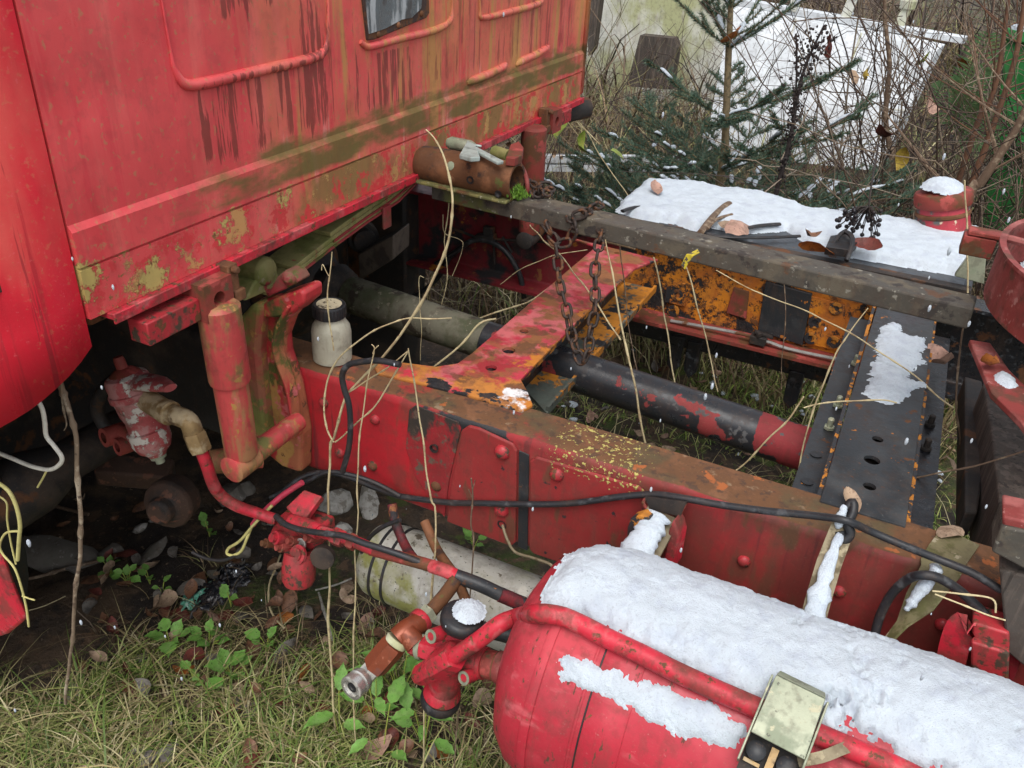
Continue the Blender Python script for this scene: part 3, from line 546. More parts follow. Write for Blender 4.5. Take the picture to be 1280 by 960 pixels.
for q in ((1020, 568), (1009, 602)):
    p = at_h(*q, -.797); build(MB().lathe(p, (0, 0, 1), [(0, .010), (.001, .010), (.001, .006), (.0006, .0001)], 14, cap=False), 'bolt_hole', M['rubber'], bm_)

# ---- drive shaft along the middle, gearbox and dark things under the cab
a = at_y(430, 365, 1.46); b = at_y(1040, 573, 1.46); m_ = a.lerp(b, .335)
sh = build(MB().lathe(m_, b - m_, [(0, .043), ((b - m_).length, .043)], 28), 'drive_shaft', M['shaft'], truck, smooth=40)
build(MB().lathe(a, m_ - a, [(0, .03), (.02, .043), ((m_ - a).length - .001, .0425)], 28), 'shaft_tube', M['shaft_moss'], sh, smooth=40)
build(MB().lathe(a - (b - a).normalized() * .16, b - a, [(0, .075), (.05, .08), (.06, .05), (.12, .05), (.14, .062), (.17, .05)], 20), 'universal_joint', M['dark'], sh, smooth=40)
mb = MB(); mb.box(H(-1.62, 1.50, -.86), (.7, .42, .36)); mb.lathe(H(-1.28, 1.47, -.84), (1, 0, 0), [(0, .15), (.06, .13), (.09, .08), (.12, .07)], 18); build(mb, 'gearbox', M['dark'], truck, bevel=.02)
build(MB().prism([at_y(x, y, 1.62) for x, y in ((447, 318), (492, 294), (492, 324), (449, 351))], (-.03, .12, -.01)), 'brown_block', M['brownblock'], truck, bevel=.004)
build(MB().lathe(at_y(452, 293, 1.7), (.7, -.7, 0), [(0, .04), (.03, .04), (.03, .03), (.05, .028)], 16), 'pulley', M['dark'], truck, smooth=30)
build(MB().lathe(H(-1.45, .72, -1.10), (0, 1, 0), [(0, .05), (.05, .07), (.12, .07), (.2, .045), (1.5, .045)], 20), 'axle_beam', M['dark'], truck, smooth=40)  # axle coloured darker: shade under the cab put into its material
mb = MB(); mb.lathe(at_y(225, 618, 1.0), (.3, -1, .2), [(0, .05), (.05, .055), (.07, .03), (.09, .026)], 14); mb.box(at_y(170, 590, 1.05), (.16, .06, .05), Euler((.2, .1, .5)).to_matrix()); build(mb, 'rusty_hub', M['darkrust'], truck, bevel=.006)  # rust toned down, shade under the cab painted into the hub colour
mb = MB(); mb.tube(smooth_path([at_y(x, y, .98) for x, y in ((150, 470), (128, 490), (122, 515), (138, 540), (160, 552))], 4), .014, 10); build(mb, 'air_hose', M['dark'], truck, smooth=60)
for pts, r in ((((545, 330), (565, 318), (590, 301), (615, 303), (635, 318), (650, 345), (655, 372)), .008), (((455, 330), (480, 355), (510, 372), (545, 350), (562, 322)), .007)):
    build(MB().tube(smooth_path([at_y(x, y, 2.0) for x, y in pts], 5), r, 8), 'brake_hose', M['cable'], truck, smooth=60)
for a_, b_ in (((560, 283), (603, 300)), ((612, 299), (690, 303)), ((617, 300), (618, 330)), ((628, 296), (640, 316))): build(MB().tube([at_y(*a_, 2.01), at_y(*b_, 2.01)], .004, 6), 'brake_pipe', M['dark'], truck)
mb = MB(); p = at_y(607, 297, 2.01); mb.box(p, (.06, .03, .02), Euler((0, -.2, 0)).to_matrix()); mb.box(p + Vector((.01, 0, .02)), (.03, .02, .03)); build(mb, 'hose_bracket', M['dark'], truck, bevel=.003)

# ---- spring hanger, transverse cab spring
hg = [(312, 385), (322, 376), (366, 372), (372, 384), (358, 402), (350, 425), (352, 445), (366, 486), (376, 545), (376, 592), (352, 584), (330, 566), (322, 540), (312, 460)]
ho = build(MB().prism([at_y(x, y, .985) for x, y in hg], (0, .036, 0)), 'spring_hanger', M['mossred'], truck, smooth=0, bevel=.007)
lf = [(300, 395), (314, 380), (326, 384), (322, 440), (330, 520), (336, 566), (326, 566), (312, 530), (300, 460)]
build(MB().prism([at_y(x, y, .962) for x, y in lf], (0, .058, 0)), 'hanger_flange', M['moss_side'] if 'moss_side' in M else M['spring'], ho, smooth=0, bevel=.008)
build(MB().ribbon(smooth_path([at_y(x, y, .978) for x, y in ((366, 380), (352, 405), (347, 428), (350, 447), (364, 487), (372, 545))], 4), .026, (0, 1, 0), .006), 'hanger_edge', M['mossred'], ho, bevel=.002)
tp = [(318, 386), (345, 372), (374, 362), (380, 366), (380, 380), (364, 394), (345, 398), (322, 398)]
build(MB().prism([at_y(x, y, .972) for x, y in tp], (0, .05, 0)), 'hanger_cap', M['mossred'], ho, bevel=.006)
mb = MB().lathe(H(-.985, .995, -.568), (1, 0, 0), [(0, .016), (.004, .025), (.075, .025), (.079, .02)], 20); mb.prism([H(-.99, .94, -.60), H(-.99, .965, -.575), H(-.99, 1.02, -.572), H(-.99, 1.03, -.605)], (.08, 0, 0)); build(mb, 'spring_eye', M['spring'], ho, smooth=40, bevel=.004)
mb = MB().prism([at_y(x, y, .97) for x, y in ((333, 372), (346, 346), (356, 338), (368, 342), (374, 352), (356, 362))], (0, .03, 0)); mb.lathe(at_y(362, 347, .97), (.35, -.9, .1), [(0, .012), (.006, .0125), (.008, .0075), (.013, .0065)], 10); build(mb, 'pin_bolt', M['leafred'], ho, bevel=.003)
for q, r in (((361, 489), .012), ((357, 466), .005)): rivet(*q, r=r, y=.985, mat=M['rustred'], par=ho)
build(MB().lathe(at_y(327, 572, .965), (-.6, -.75, .15), [(0, .02), (.03, .018), (.05, .024), (.09, .022)], 16), 'damper_pin', M['shock'], truck, smooth=40)
sp = bpy.data.objects.new('leaf_spring', None); COL.objects.link(sp); sp.location = H(-.93, 1.3, -.56); sp.parent = truck; sp.matrix_parent_inverse = parent_world(truck).inverted(); sp.empty_display_size = .05
def leaf(y0, y1, lift, mat):
    pts = [H(-.93, y, -.604 + .066 * (1 - ((y - 1.6) / .62) ** 2) + max(0, y - 1.40) * .3 + lift) for y in np.linspace(y0, y1, 14)]
    build(MB().ribbon(pts, .062, (1, 0, 0), .0085), 'spring_leaf', mat, sp, bevel=.0015, smooth=30)
leaf(.985, 2.07, 0, M['spring']); leaf(1.05, 2.0, .0095, M['spring']); leaf(1.155, 1.9, .019, M['spring']); leaf(1.26, 1.8, .0285, M['spring'])
for (y0, lift) in ((1.06, -.0043), (1.16, .0052)):
    pts = [H(-.898, y, -.604 + .066 * (1 - ((y - 1.6) / .62) ** 2) + max(0, y - 1.40) * .3 + lift) for y in np.linspace(y0, 2.0, 10)]
    build(MB().ribbon(pts, .003, (1, 0, 0), .0045), 'leaf_edge', M['leafred'], sp)
mb = MB(); p = H(-.93, 1.325, -.548); mb.box(p, (.074, .026, .006)); mb.box(p + Vector((.036, 0, -.02)), (.006, .026, .045)); mb.box(p + Vector((-.036, 0, -.02)), (.006, .026, .045)); build(mb, 'spring_clip', M['leafred'], sp, bevel=.002)

# ---- air tank under the near rail
TY, TH, TR = .81, -.95, .165
def on_tank(px, py, r=TR):
    d = _ray(px, py); A = d.y ** 2 + d.z ** 2; B = -2 * (d.y * TY + d.z * TH); Cc = TY ** 2 + TH ** 2 - r * r
    q = B * B - 4 * A * Cc
    t = (-B - math.sqrt(max(q, 0))) / (2 * A); p = d * t; return p + Vector((0, 0, CAM_H))
X0 = -.338
prof = [(0, .002), (.003, .05), (.012, .098), (.028, .134), (.05, .155), (.075, .1635), (.095, .165), (1.0, .165), (1.05, .15), (1.07, .1)]
tank = build(MB().lathe(H(X0, TY, TH), (1, 0, 0), prof, 64), 'air_tank', M['tank'], truck, smooth=40)
def band(x, w, r, name, mat): build(MB().lathe(H(x, TY, TH), (1, 0, 0), [(0, TR - .001), (0, r - .0006), (.0008, r), (w - .0008, r), (w, r - .0006), (w, TR - .001)], 64, cap=False), name, mat, tank, smooth=40)
x1 = on_tank(668, 860).x; x2 = on_tank(735, 850).x; x3 = on_tank(752, 825).x
band(x1 - .006, .012, TR + .0022, 'weld_seam', M['tank']); band(x2 - .002, .004, TR + .0012, 'weld_seam', M['tank'])
band(x3, .0025, TR + .0008, 'strap_gap', M['rubber']); band(x3 + .0026, .05, TR + .002, 'tank_strap', M['tank'])
xb = on_tank(985, 900).x; band(xb - .0, .035, TR + .003, 'tank_strap', M['tank'])
# pipe over the tank
pp_ = [at_y(x, y, yy) for x, y, yy in ((556, 828, .735), (575, 816, .74), (600, 799, .75), (625, 780, .765), (648, 771, .785))] + [on_tank(x, y, TR + .0125) for x, y in ((672, 767), (700, 770), (725, 780), (760, 798), (800, 817), (850, 842), (905, 867), (965, 893), (1060, 934), (1115, 957), (1200, 1000))]
build(MB().tube(smooth_path(pp_, 5), .0125, 14), 'tank_pipe', M['bright'], tank, smooth=60)
# straps from the rail top down to the tank
s1 = [at_y(1058, 640, 1.005), at_y(1050, 668, .985), at_y(1036, 705, .95), at_y(1024, 745, .915), at_y(1012, 790, .89)]
build(MB().ribbon(s1, [.022, .03, .031, .031, .031], (1, 0, 0), .004), 'hanger_strap', M['strap'], tank)
s2 = [H(.190, 1.10, -.7475), H(.175, 1.05, -.7475), H(.168, 1.018, -.7495), at_y(1172, 718, 1.008), at_y(1150, 752, .985), at_y(1128, 780, .962), at_y(1100, 812, .93)]
build(MB().ribbon(s2, [.05, .05, .05, .044, .038, .026, .016], [(1, 0, 0)] * 3 + [(1, .1, .2), (.8, .2, .6), (.5, .2, .8), (.5, .2, .8)], .003), 'hanger_strap', M['strap_moss'] if 'strap_moss' in M else M['strap'], tank)
# hook loops on the first strap
hk = [at_y(x, y, yy) for x, y, yy in ((1046, 668, .99), (1049, 650, 1.0), (1058, 635, 1.01), (1066, 628, 1.015), (1066, 640, 1.005), (1060, 655, .99), (1063, 668, .985), (1054, 676, .98), (1050, 664, .985))]
build(MB().tube(smooth_path(hk, 5), .0065, 8), 'strap_hook', M['rubber'], tank, smooth=60)
# U bracket at the tank's left end
for pts, mat in ((((806, 622), (812, 634), (845, 645), (851, 640), (858, 626)), 'rustred'),):
    build(MB().ribbon([at_y(x, y, 1.0) for x, y in pts], .024, (0, 1, 0), .006), 'rail_bracket', M[mat], near, bevel=.002)
build(MB().prism([at_y(x, y, .985) for x, y in ((806, 622), (858, 628), (850, 646), (812, 636))], (0, .01, -.004)), 'bracket_socket', M['dark'], near)
build(MB().prism([at_y(x, y, .965) for x, y in ((836, 662), (841, 651), (846, 660), (849, 672), (842, 712), (828, 705))], (.004, .03, 0)), 'bracket_cheek', M['bright'], tank, bevel=.003)
build(MB().prism([at_y(x, y, .955) for x, y in ((784, 660), (788, 648), (800, 644), (812, 648), (800, 672), (790, 686), (782, 684))], (.004, .02, 0)), 'bracket_cheek', M['black_rusty'], tank, bevel=.002)
build(MB().ribbon([at_y(830, 641, .99), at_y(812, 675, .955), at_y(795, 705, .91)], .05, (1, 0, 0), .006), 'bracket_strap', M['strap'], tank)
# bracket behind the tank at the right
build(MB().prism([at_y(x, y, .965) for x, y in ((1216, 778), (1262, 792), (1262, 815), (1214, 800))], (0, .04, 0)), 'tank_bracket', M['bright_dull'], near, bevel=.003)
build(MB().prism([at_y(x, y, .955) for x, y in ((1214, 802), (1262, 817), (1260, 870), (1213, 850))], (0, .04, 0)), 'tank_bracket', M['bright_dull'], near, bevel=.003)
build(MB().ribbon(smooth_path([at_y(x, y, .97) for x, y in ((1215, 783), (1206, 781), (1199, 790), (1192, 812), (1186, 842))], 3), .035, (.8, -.2, .2), .004), 'bracket_lip', M['bright'], near)
build(MB().prism([at_y(x, y, .985) for x, y in ((1262, 800), (1285, 806), (1268, 850), (1260, 860))], (0, .03, 0)), 'bracket_gusset', M['inner'], near, bevel=.002)
mb = MB().prism([at_y(x, y, .97) for x, y in ((1249, 712), (1300, 724), (1300, 850), (1258, 815))], (0, .05, 0)); build(mb, 'board', M['wood'], truck, bevel=.003)
build(MB().prism([at_y(x, y, .965) for x, y in ((1239, 690), (1252, 658), (1300, 668), (1300, 722))], (0, .06, 0)), 'grey_block', M['beam'], truck, bevel=.003)
build(MB().prism([at_y(x, y, .97) for x, y in ((1253, 645), (1300, 656), (1300, 669), (1253, 658))], (0, .05, 0)), 'pink_cap', M['ring'], truck, bevel=.003)

# zinc coupling box strapped on the pipe
bx = on_tank(982, 905, TR + .02); nrm = (bx - H(bx.x, TY, TH)).normalized()
tang = Vector((0, -nrm.z, nrm.y)); tang = tang if tang.z < 0 else -tang       # down the tank's near side
ex = Vector((1, 0, 0)); ex = (ex + tang * .10).normalized(); ty_ = ex.cross(nrm); ty_ = ty_ if ty_.dot(tang) > 0 else -ty_
rotm = Matrix((ex, ty_, nrm)).transposed()
def bxp(u, v, w): return bx + rotm @ Vector((u, v, w))
mb = MB(); mb.prism([bxp(*q) for q in ((-.028, -.042, .012), (.028, -.042, .012), (.030, .028, .016), (-.030, .028, .016))], nrm * .004)
mb.prism([bxp(*q) for q in ((-.026, -.050, .004), (.026, -.050, .004), (.028, -.042, .0155), (-.028, -.042, .0155))], nrm * .003)
for s in (-1, 1): mb.box(bxp(s * .0315, .01, .006), (.0025, .10, .024), rotm)
cb = build(mb, 'coupling_box', M['zinc'], tank, bevel=.0015)
mb = MB(); mb.box(bxp(0, .05, -.006), (.06, .05, .004), rotm); build(mb, 'box_back', M['dark'], cb)
mb = MB()
for u in (-.018, .016): mb.lathe(bxp(u, .042, 0), rotm @ Vector((0, 0, 1)), [(0, .011), (.01, .011), (.013, .006)], 12)
build(mb, 'terminal', M['rubber'], cb, smooth=40)
mb = MB(); mb.box(bxp(0, .045, .003), (.008, .03, .008), rotm); mb.box(bxp(-.018, .055, .004), (.018, .004, .003), rotm); mb.box(bxp(.014, .066, .004), (.022, .006, .004), rotm); build(mb, 'brass_contact', M['brass'], cb)
build(MB().ribbon(smooth_path([bxp(.025, .03, .0), bxp(.045, .015, .004), bxp(.062, -.004, .004), bxp(.07, -.012, .0)], 4), .012, rotm @ Vector((.5, .8, 0)), .002), 'lead_strap', M['strap'], cb)

# ---- pale second tank
pc = at_y(468, 694, 1.03); pt = build(MB().lathe(pc - Vector((.015, 0, 0)), (1, 0, 0), [(0, .005), (.004, .04), (.014, .062), (.03, .072), (.05, .075), (.9, .075), (.92, .05)], 40), 'pale_tank', M['pale_tank'], truck, smooth=40); lab(pt, 'dirty cream coloured tank behind the red pipes')
for dx in (.035, .062): build(MB().lathe(pc + Vector((dx, 0, 0)), (1, 0, 0), [(0, .074), (0, .0772), (.005, .0772), (.005, .074)], 40, cap=False), 'tank_wire', M['rubber'], pt, smooth=40)

# ---- coupling valve at the tank's left end
VY = .77
def vy(x, y, yy=VY): return at_y(x, y, yy)
ct_, cbm = vy(577, 776), vy(551, 872); va = (ct_ - cbm).normalized()
val = build(MB().lathe(cbm + va * .006, va, [(0, .027), (.006, .0295), (.012, .028), (.02, .023), (.05, .026), (.075, .025), (.09, .0235), (.10, .027), (.106, .029), (.112, .027)], 28), 'coupling_valve', M['bright'], truck, smooth=35)
for c_, s in ((ct_, 1), (cbm, -1)): build(MB().lathe(c_ - va * s * .006, va * s, [(0, .028), (.004, .0312), (.012, .0318), (.017, .030), (.020, .025), (.0205, .001)], 32), 'rubber_cap', M['rubber'], val, smooth=50)
p0, p1_ = vy(516, 806), vy(640, 838); ax = (p1_ - p0).normalized(); L_ = (p1_ - p0).length
def seg(t0, t1, r, mat, hexa=False, name='port_nut'):
    q = p0 + ax * (L_ * t0); n_ = L_ * (t1 - t0)
    build(MB().hexnut(q, ax, r, n_) if hexa else MB().lathe(q, ax, [(0, r * .96), (n_ * .1, r), (n_ * .9, r), (n_, r * .96)], 22), name, mat, val, smooth=30)
seg(0, .07, .0175, M['bright'], True); seg(.07, .12, .019, M['zinc']); seg(.12, .36, .0205, M['bright'], True); seg(.36, .70, .021, M['bright'], False, 'port_tube')
seg(.70, .75, .0235, M['bright_dull']); seg(.75, .86, .021, M['rustred']); seg(.855, .875, .0225, M['rust']); seg(.87, 1.12, .0235, M['ring'], False, 'port_tube')
for q in ((540, 795), (581, 847)):
    p = vy(*q, VY - .035); d_ = Vector((-.25, -.85, .35)).normalized()
    o = build(MB().lathe(p - d_ * .02, d_, [(0, .0105), (.022, .0105)], 16), 'small_port', M['bright'], val, smooth=40)
    build(MB().lathe(p + d_ * .0018, d_, [(0, .0102), (.0015, .0102), (.0015, .0062), (-.006, .006)], 16, cap=False).lathe(p - d_ * .004, d_, [(0, .006), (.0003, .0001)], 10, cap=False), 'port_ring', M['zinc'], o, smooth=40)
e0, e1 = vy(521, 847, .735), vy(577, 815, .74); ea = (e1 - e0).normalized(); el = (e1 - e0).length
build(MB().lathe(e0, ea, [(0, .009), (.004, .013), (.016, .017), (el * .42, .0185), (el * .45, .016)], 8), 'elbow_cap', M['bright'], val, smooth=30)
build(MB().hexnut(e0 + ea * el * .43, ea, .0215, el * .45), 'elbow_nut', M['bright'], val, smooth=30)
# copper branch with steel quick coupling
B_ = lambda x, y, yy: at_y(x, y, yy)
build(MB().tube(smooth_path([B_(524, 779, .80), B_(508, 788, .775), B_(497, 798, .76)], 4), [.017] * 9, 14), 'branch_elbow', M['copper'], val, smooth=60)
build(MB().tube([B_(507, 790, .77), B_(520, 806, .765)], .0165, 14), 'branch_elbow', M['copper'], val, smooth=60)
def fit(a_, b_, r, mat, hexa, name): build(MB().hexnut(a_, b_ - a_, r, (b_ - a_).length) if hexa else MB().lathe(a_, b_ - a_, [(0, r * .95), ((b_ - a_).length * .15, r), ((b_ - a_).length * .85, r), ((b_ - a_).length, r * .95)], 20), name, mat, val, smooth=30)
fit(B_(522, 779, .80), B_(529, 773, .812), .0195, M['bright'], False, 'fitting_ring'); fit(B_(527, 775, .808), B_(538, 765, .826), .0165, M['zinc'], True, 'fitting_nut')
build(MB().tube(smooth_path([B_(536, 767, .825), B_(556, 744, .85), B_(572, 722, .87)], 4), .0115, 12), 'rust_pipe', M['rust'], val, smooth=60)
fit(B_(498, 799, .762), B_(493, 806, .755), .0185, M['dirty_white'], False, 'fitting_ring')
fit(B_(494, 804, .756), B_(468, 834, .732), .0205, M['copper'], True, 'copper_nut')
fit(B_(469, 832, .733), B_(456, 846, .718), .0155, M['steel'], True, 'steel_nut')
q0, q1 = B_(457, 845, .719), B_(438, 861, .686); qa = (q1 - q0).normalized(); ql = (q1 - q0).length
build(MB().lathe(q0, qa, [(0, .0135), (ql * .2, .0185), (ql * .45, .0195), (ql * .5, .017), (ql * .6, .017), (ql * .65, .0195), (ql * .98, .0195), (ql, .018), (ql, .0135), (ql * .9, .0125), (ql * .9, .0085)], 26, cap=False), 'quick_coupling', M['steel'], val, smooth=30)
build(MB().lathe(q0 + qa * ql * .9, qa, [(-.001, .0085), (.0, .0001)], 16, cap=False), 'coupling_bore', M['rubber'], val)
# pipes between the valves
def pipe(pts, r, mat, name='air_pipe', n=5, par=None):
    return build(MB().tube(smooth_path([at_y(*p) for p in pts], n), r, 12), name, mat, par or truck, smooth=60)
pipe([(398, 664, .88), (440, 676, .88), (468, 688, .88)], .0105, M['bright']); pipe([(464, 687, .88), (520, 702, .88), (545, 709, .88)], .0105, M['rustred']); pipe([(540, 708, .88), (558, 714, .875), (572, 721, .872)], .0112, M['bright'])
p_ = at_y(424, 672, .88); build(MB().hexnut(p_ - Vector((.012, 0, 0)), (1, 0, -.06), .0155, .022), 'pipe_nut', M['bright_dull'], truck, smooth=30)
p_ = at_y(440, 677, .88); build(MB().hexnut(p_ - Vector((.006, 0, 0)), (1, 0, -.06), .0145, .014), 'pipe_nut', M['rustred'], truck, smooth=30)
pipe([(570, 720, .872), (600, 731, .88), (630, 745, .89), (655, 755, .90)], .0115, M['black']); pipe([(625, 743, .885), (655, 756, .9), (690, 772, .92)], .012, M['inner'])
pipe([(490, 630, .98), (495, 655, .965), (508, 685, .94), (520, 702, .9)], .0085, M['inner']); pipe([(531, 652, .98), (545, 685, .95), (560, 708, .9), (570, 722, .872), (580, 745, .87), (590, 770, .88)], .0085, M['rust'])
pipe([(600, 786, .86), (630, 793, .87), (652, 800, .88)], .0125, M['black'])

# ---- relay valve block in front of the rail foot
bl = .90
mb = MB().prism([at_y(x, y, bl) for x, y in ((345, 648), (362, 652), (398, 664), (400, 684), (380, 694), (350, 690), (330, 680))], (0, .05, 0)); rv = build(mb, 'relay_valve', M['bright_dull'], truck, bevel=.006)
build(MB().prism([at_y(357, 634, .90), at_y(380, 612, .93), at_y(402, 620, .93), at_y(377, 655, .89)], (0, .008, -.012)), 'valve_bracket', M['bright'], rv, bevel=.002)
build(MB().lathe(at_y(374, 690, .885), (.15, -.35, -1), [(0, .026), (.02, .03), (.05, .03), (.062, .024)], 22), 'valve_bowl', M['bright_dull'], rv, smooth=40)
build(MB().lathe(at_y(374, 694, .875), (-.2, -.75, .55), [(0, .018), (.006, .0185), (.006, .012), (.010, .012), (.011, .004)], 18), 'valve_cover', M['bright'], rv, smooth=30)
build(MB().lathe(at_y(405, 694, .90), (.3, -.85, .2), [(0, .022), (.012, .022), (.014, .015)], 18), 'dark_port', M['dark'], rv, smooth=30)
for q, r in (((346, 672), .0115), ((352, 684), .009), ((334, 679), .008), ((366, 676), .008), ((388, 672), .0085)):
    p = at_y(*q, .885); build(MB().lathe(p, (-.3, -.8, .45), [(-.02, r * 1.1), (.004, r * 1.1), (.004, r * .7), (.012, r * .7)], 14), 'valve_bolt', M['bright'] if r > .009 else M['rustred'], rv, smooth=30)
build(MB().lathe(at_y(377, 680, .888), (-.1, -.9, .4), [(0, .011), (.003, .011), (.003, .008), (.0, .0075)], 16), 'valve_ring', M['steel'], rv, smooth=30)
pipe([(365, 652, .89), (385, 658, .885), (400, 665, .88)], .014, M['bright'], 'valve_port', par=rv)
# ---- load valve under the cab with brass elbow and red pipe
LY = .85
t0_, t1_ = at_y(147, 446, LY), at_y(201, 578, LY); la = (t1_ - t0_).normalized(); ll = (t1_ - t0_).length
lv = build(MB().lathe(t0_, la, [(ll * a_, r) for a_, r in ((.14, .022), (.17, .034), (.20, .037), (.30, .037), (.31, .040), (.36, .040), (.37, .036), (.5, .034), (.56, .030), (.66, .031), (.67, .036), (.78, .035), (.86, .028), (.9, .018), (.92, .016))], 30), 'load_valve', M['valve'], truck, smooth=35)
build(MB().lathe(t0_, la, [(0, .008), (ll * .03, .0095), (ll * .1, .0095), (ll * .11, .016), (ll * .15, .026), (ll * .2, .033)], 24), 'valve_top', M['rustred'], lv, smooth=35)
build(MB().lathe(t0_ + la * ll * .89, la, [(0, .016), (ll * .06, .014), (ll * .065, .0085), (ll * .11, .008)], 18), 'valve_tip', M['zinc'], lv, smooth=35)
build(MB().tube([at_y(178, 478, LY), at_y(196, 480, LY - .01), at_y(213, 485, LY - .02)], [.027, .022, .012], 14, flat=.5), 'valve_lug', M['valve'], lv, smooth=60)
build(MB().tube(smooth_path([at_y(184, 500, LY), at_y(205, 513, LY - .01), at_y(222, 520, LY - .02), at_y(236, 527, LY - .02), at_y(243, 545, LY - .02)], 4), [.02] * 5 + [.0165] * 12, 14), 'brass_elbow', M['brass'], lv, smooth=60)
ea0, ea1 = at_y(242, 540, LY - .02), at_y(251, 563, LY - .02); build(MB().hexnut(ea0, ea1 - ea0, .0195, (ea1 - ea0).length), 'brass_nut', M['brass'], lv, smooth=30)
ea0 = at_y(207, 514, LY - .015); build(MB().lathe(ea0, at_y(222, 521, LY - .02) - ea0, [(0, .021), (.014, .021), (.014, .018)], 16), 'brass_collar', M['brass'], lv, smooth=30)
for q, r in (((143, 543), .018), ((160, 555), .016)):
    p = at_y(*q, LY - .01); d_ = Vector((-.2, -.9, .1)).normalized(); build(MB().lathe(p + d_ * .02, -d_, [(0, r * .55), (0, r), (.05, r), (.06, r * 1.2)], 16, cap=False), 'valve_port', M['rustred'], lv, smooth=35)
build(MB().tube([at_y(150, 540, LY), at_y(168, 546, LY), at_y(180, 545, LY)], .017, 12), 'valve_port', M['rustred'], lv, smooth=60)
pipe([(249, 558, LY - .02), (258, 580, LY - .02), (266, 604, LY - .015), (276, 619, LY), (295, 632, .86), (320, 641, .88), (346, 650, .89)], .0105, M['bright'], par=lv)

# ---- fuel tank beyond the far rail
ft = [(-.69, 2.115), (-.705, 2.36), (-.38, 2.47), (-.05, 2.46), (.215, 2.50), (.19, 2.135)]
mb = MB().prism([H(-.70, 2.112, -.762), H(.195, 2.112, -.762), H(.215, 2.52, -.762), H(-.70, 2.47, -.762)], (0, 0, -.33)); fu = build(mb, 'fuel_tank', M['tank_black'], truck, bevel=.02)
build(MB().box(H(-.25, 2.118, -.766), (.885, .03, .012)), 'tank_rim', M['dark'], fu, bevel=.002)
for i in range(9): build(MB().box(H(-.18 + i * .042, 2.109, -.792), (.005, .008, .034)), 'tank_tab', M['rubber'], fu)
nk = at_y(1178, 278, 2.52); nb = (at_y(1180, 232, 2.52) - nk)
build(MB().lathe(nk - nb.normalized() * .03, nb, [(0, .075), (.03, .068), (.075, .064), (.085, .062)], 26), 'filler_neck', M['ring2'] if 'ring2' in M else M['rustred'], fu, smooth=40)
build(MB().lathe(nk + nb.normalized() * .050, nb, [(0, .070), (.006, .073), (.03, .073), (.036, .069), (.04, .05), (.042, .001)], 26), 'filler_cap', M['rustred'], fu, smooth=40)
build(MB().lathe(nk + nb.normalized() * .022, nb, [(0, .066), (.004, .0695), (.010, .0695), (.013, .066)], 26), 'filler_band', M['rust'], fu, smooth=40)
mb = MB(); p = at_y(1218, 326, 2.11); mb.prism([p + Vector(v) for v in ((-.03, 0, -.045), (.035, 0, -.05), (.012, 0, .05), (-.002, 0, .055))], (0, .02, 0)); build(mb, 'tank_bracket', M['zinc'], fu, bevel=.002)
# ---- turntable ring lying across the frame at the right, with its support
K = .735
RC = H(.565 * K + .008, 1.86 * K, -.665 * K + .045)
rg = build(MB().lathe(RC - Vector((0, 0, .050)), (0, 0, 1), [(0, .277), (0, .282), (.075, .282), (.077, .285), (.082, .285), (.082, .276), (.077, .276), (.075, .277), (0, .277)], 72, cap=False), 'turntable_ring', M['ring'], truck, smooth=35)
build(MB().lathe(RC - Vector((0, 0, .051)), (0, 0, 1), [(0, .001), (.0, .274), (.005, .274), (.005, .001)], 48, cap=False), 'ring_floor', M['darkrust'], rg)
for a_ in (2.6, 3.0): build(MB().tube([RC + Vector((.12 * math.cos(a_), .12 * math.sin(a_), .02)), RC + Vector((.276 * math.cos(a_), .276 * math.sin(a_), .026))], .006, 8), 'ring_spoke', M['ring'], rg)
lq = at_h(1222, 305, -.49); mb = MB(); mb.box(lq, (.05, .04, .034)); mb.box(lq + Vector((.01, -.004, .022)), (.062, .034, .008)); build(mb, 'ring_lug', M['rustred'], rg, bevel=.002)
lg = [(1212, 424), (1238, 428), (1262, 462), (1300, 500), (1300, 560), (1276, 526), (1240, 490)]
sl_ = build(MB().prism([at_h(x, y, -.55) for x, y in lg], (0, 0, -.010)), 'support_plate', M['ring'], truck, bevel=.002)
build(MB().prism([at_h(x, y, -.74) for x, y in ((1229, 478), (1258, 470), (1300, 520), (1300, 700), (1252, 655), (1246, 600), (1238, 530))], (0, 0, -.13)), 'cross_member', M['wood'], truck, smooth=0, bevel=.004)
build(MB().prism([at_h(x, y, -.80) for x, y in ((1206, 470), (1228, 476), (1236, 560), (1222, 640), (1206, 640))], (0, 0, -.05)), 'dark_plate', M['dark'], truck, smooth=0, bevel=.004)
# ================================================================== dark panels and tyres added under the cab to shut out far-side daylight
mb = MB(); mb.box(H(-1.88, 2.0, -1.05), (1.24, .08, 1.06)); build(mb, 'light_block_panel', M['dark'], truck, bevel=.01)
mb = MB(); mb.box(H(-2.2, 1.27, -1.03), (.12, 1.55, 1.18)); build(mb, 'light_block_panel', M['dark'], truck, bevel=.01)
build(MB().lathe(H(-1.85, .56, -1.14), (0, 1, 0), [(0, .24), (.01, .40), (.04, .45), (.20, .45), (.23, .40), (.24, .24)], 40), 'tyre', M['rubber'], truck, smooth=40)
build(MB().lathe(H(-1.85, 2.1, -1.14), (0, 1, 0), [(0, .24), (.01, .40), (.04, .45), (.20, .45), (.23, .40), (.24, .24)], 40), 'tyre', M['rubber'], truck, smooth=40)

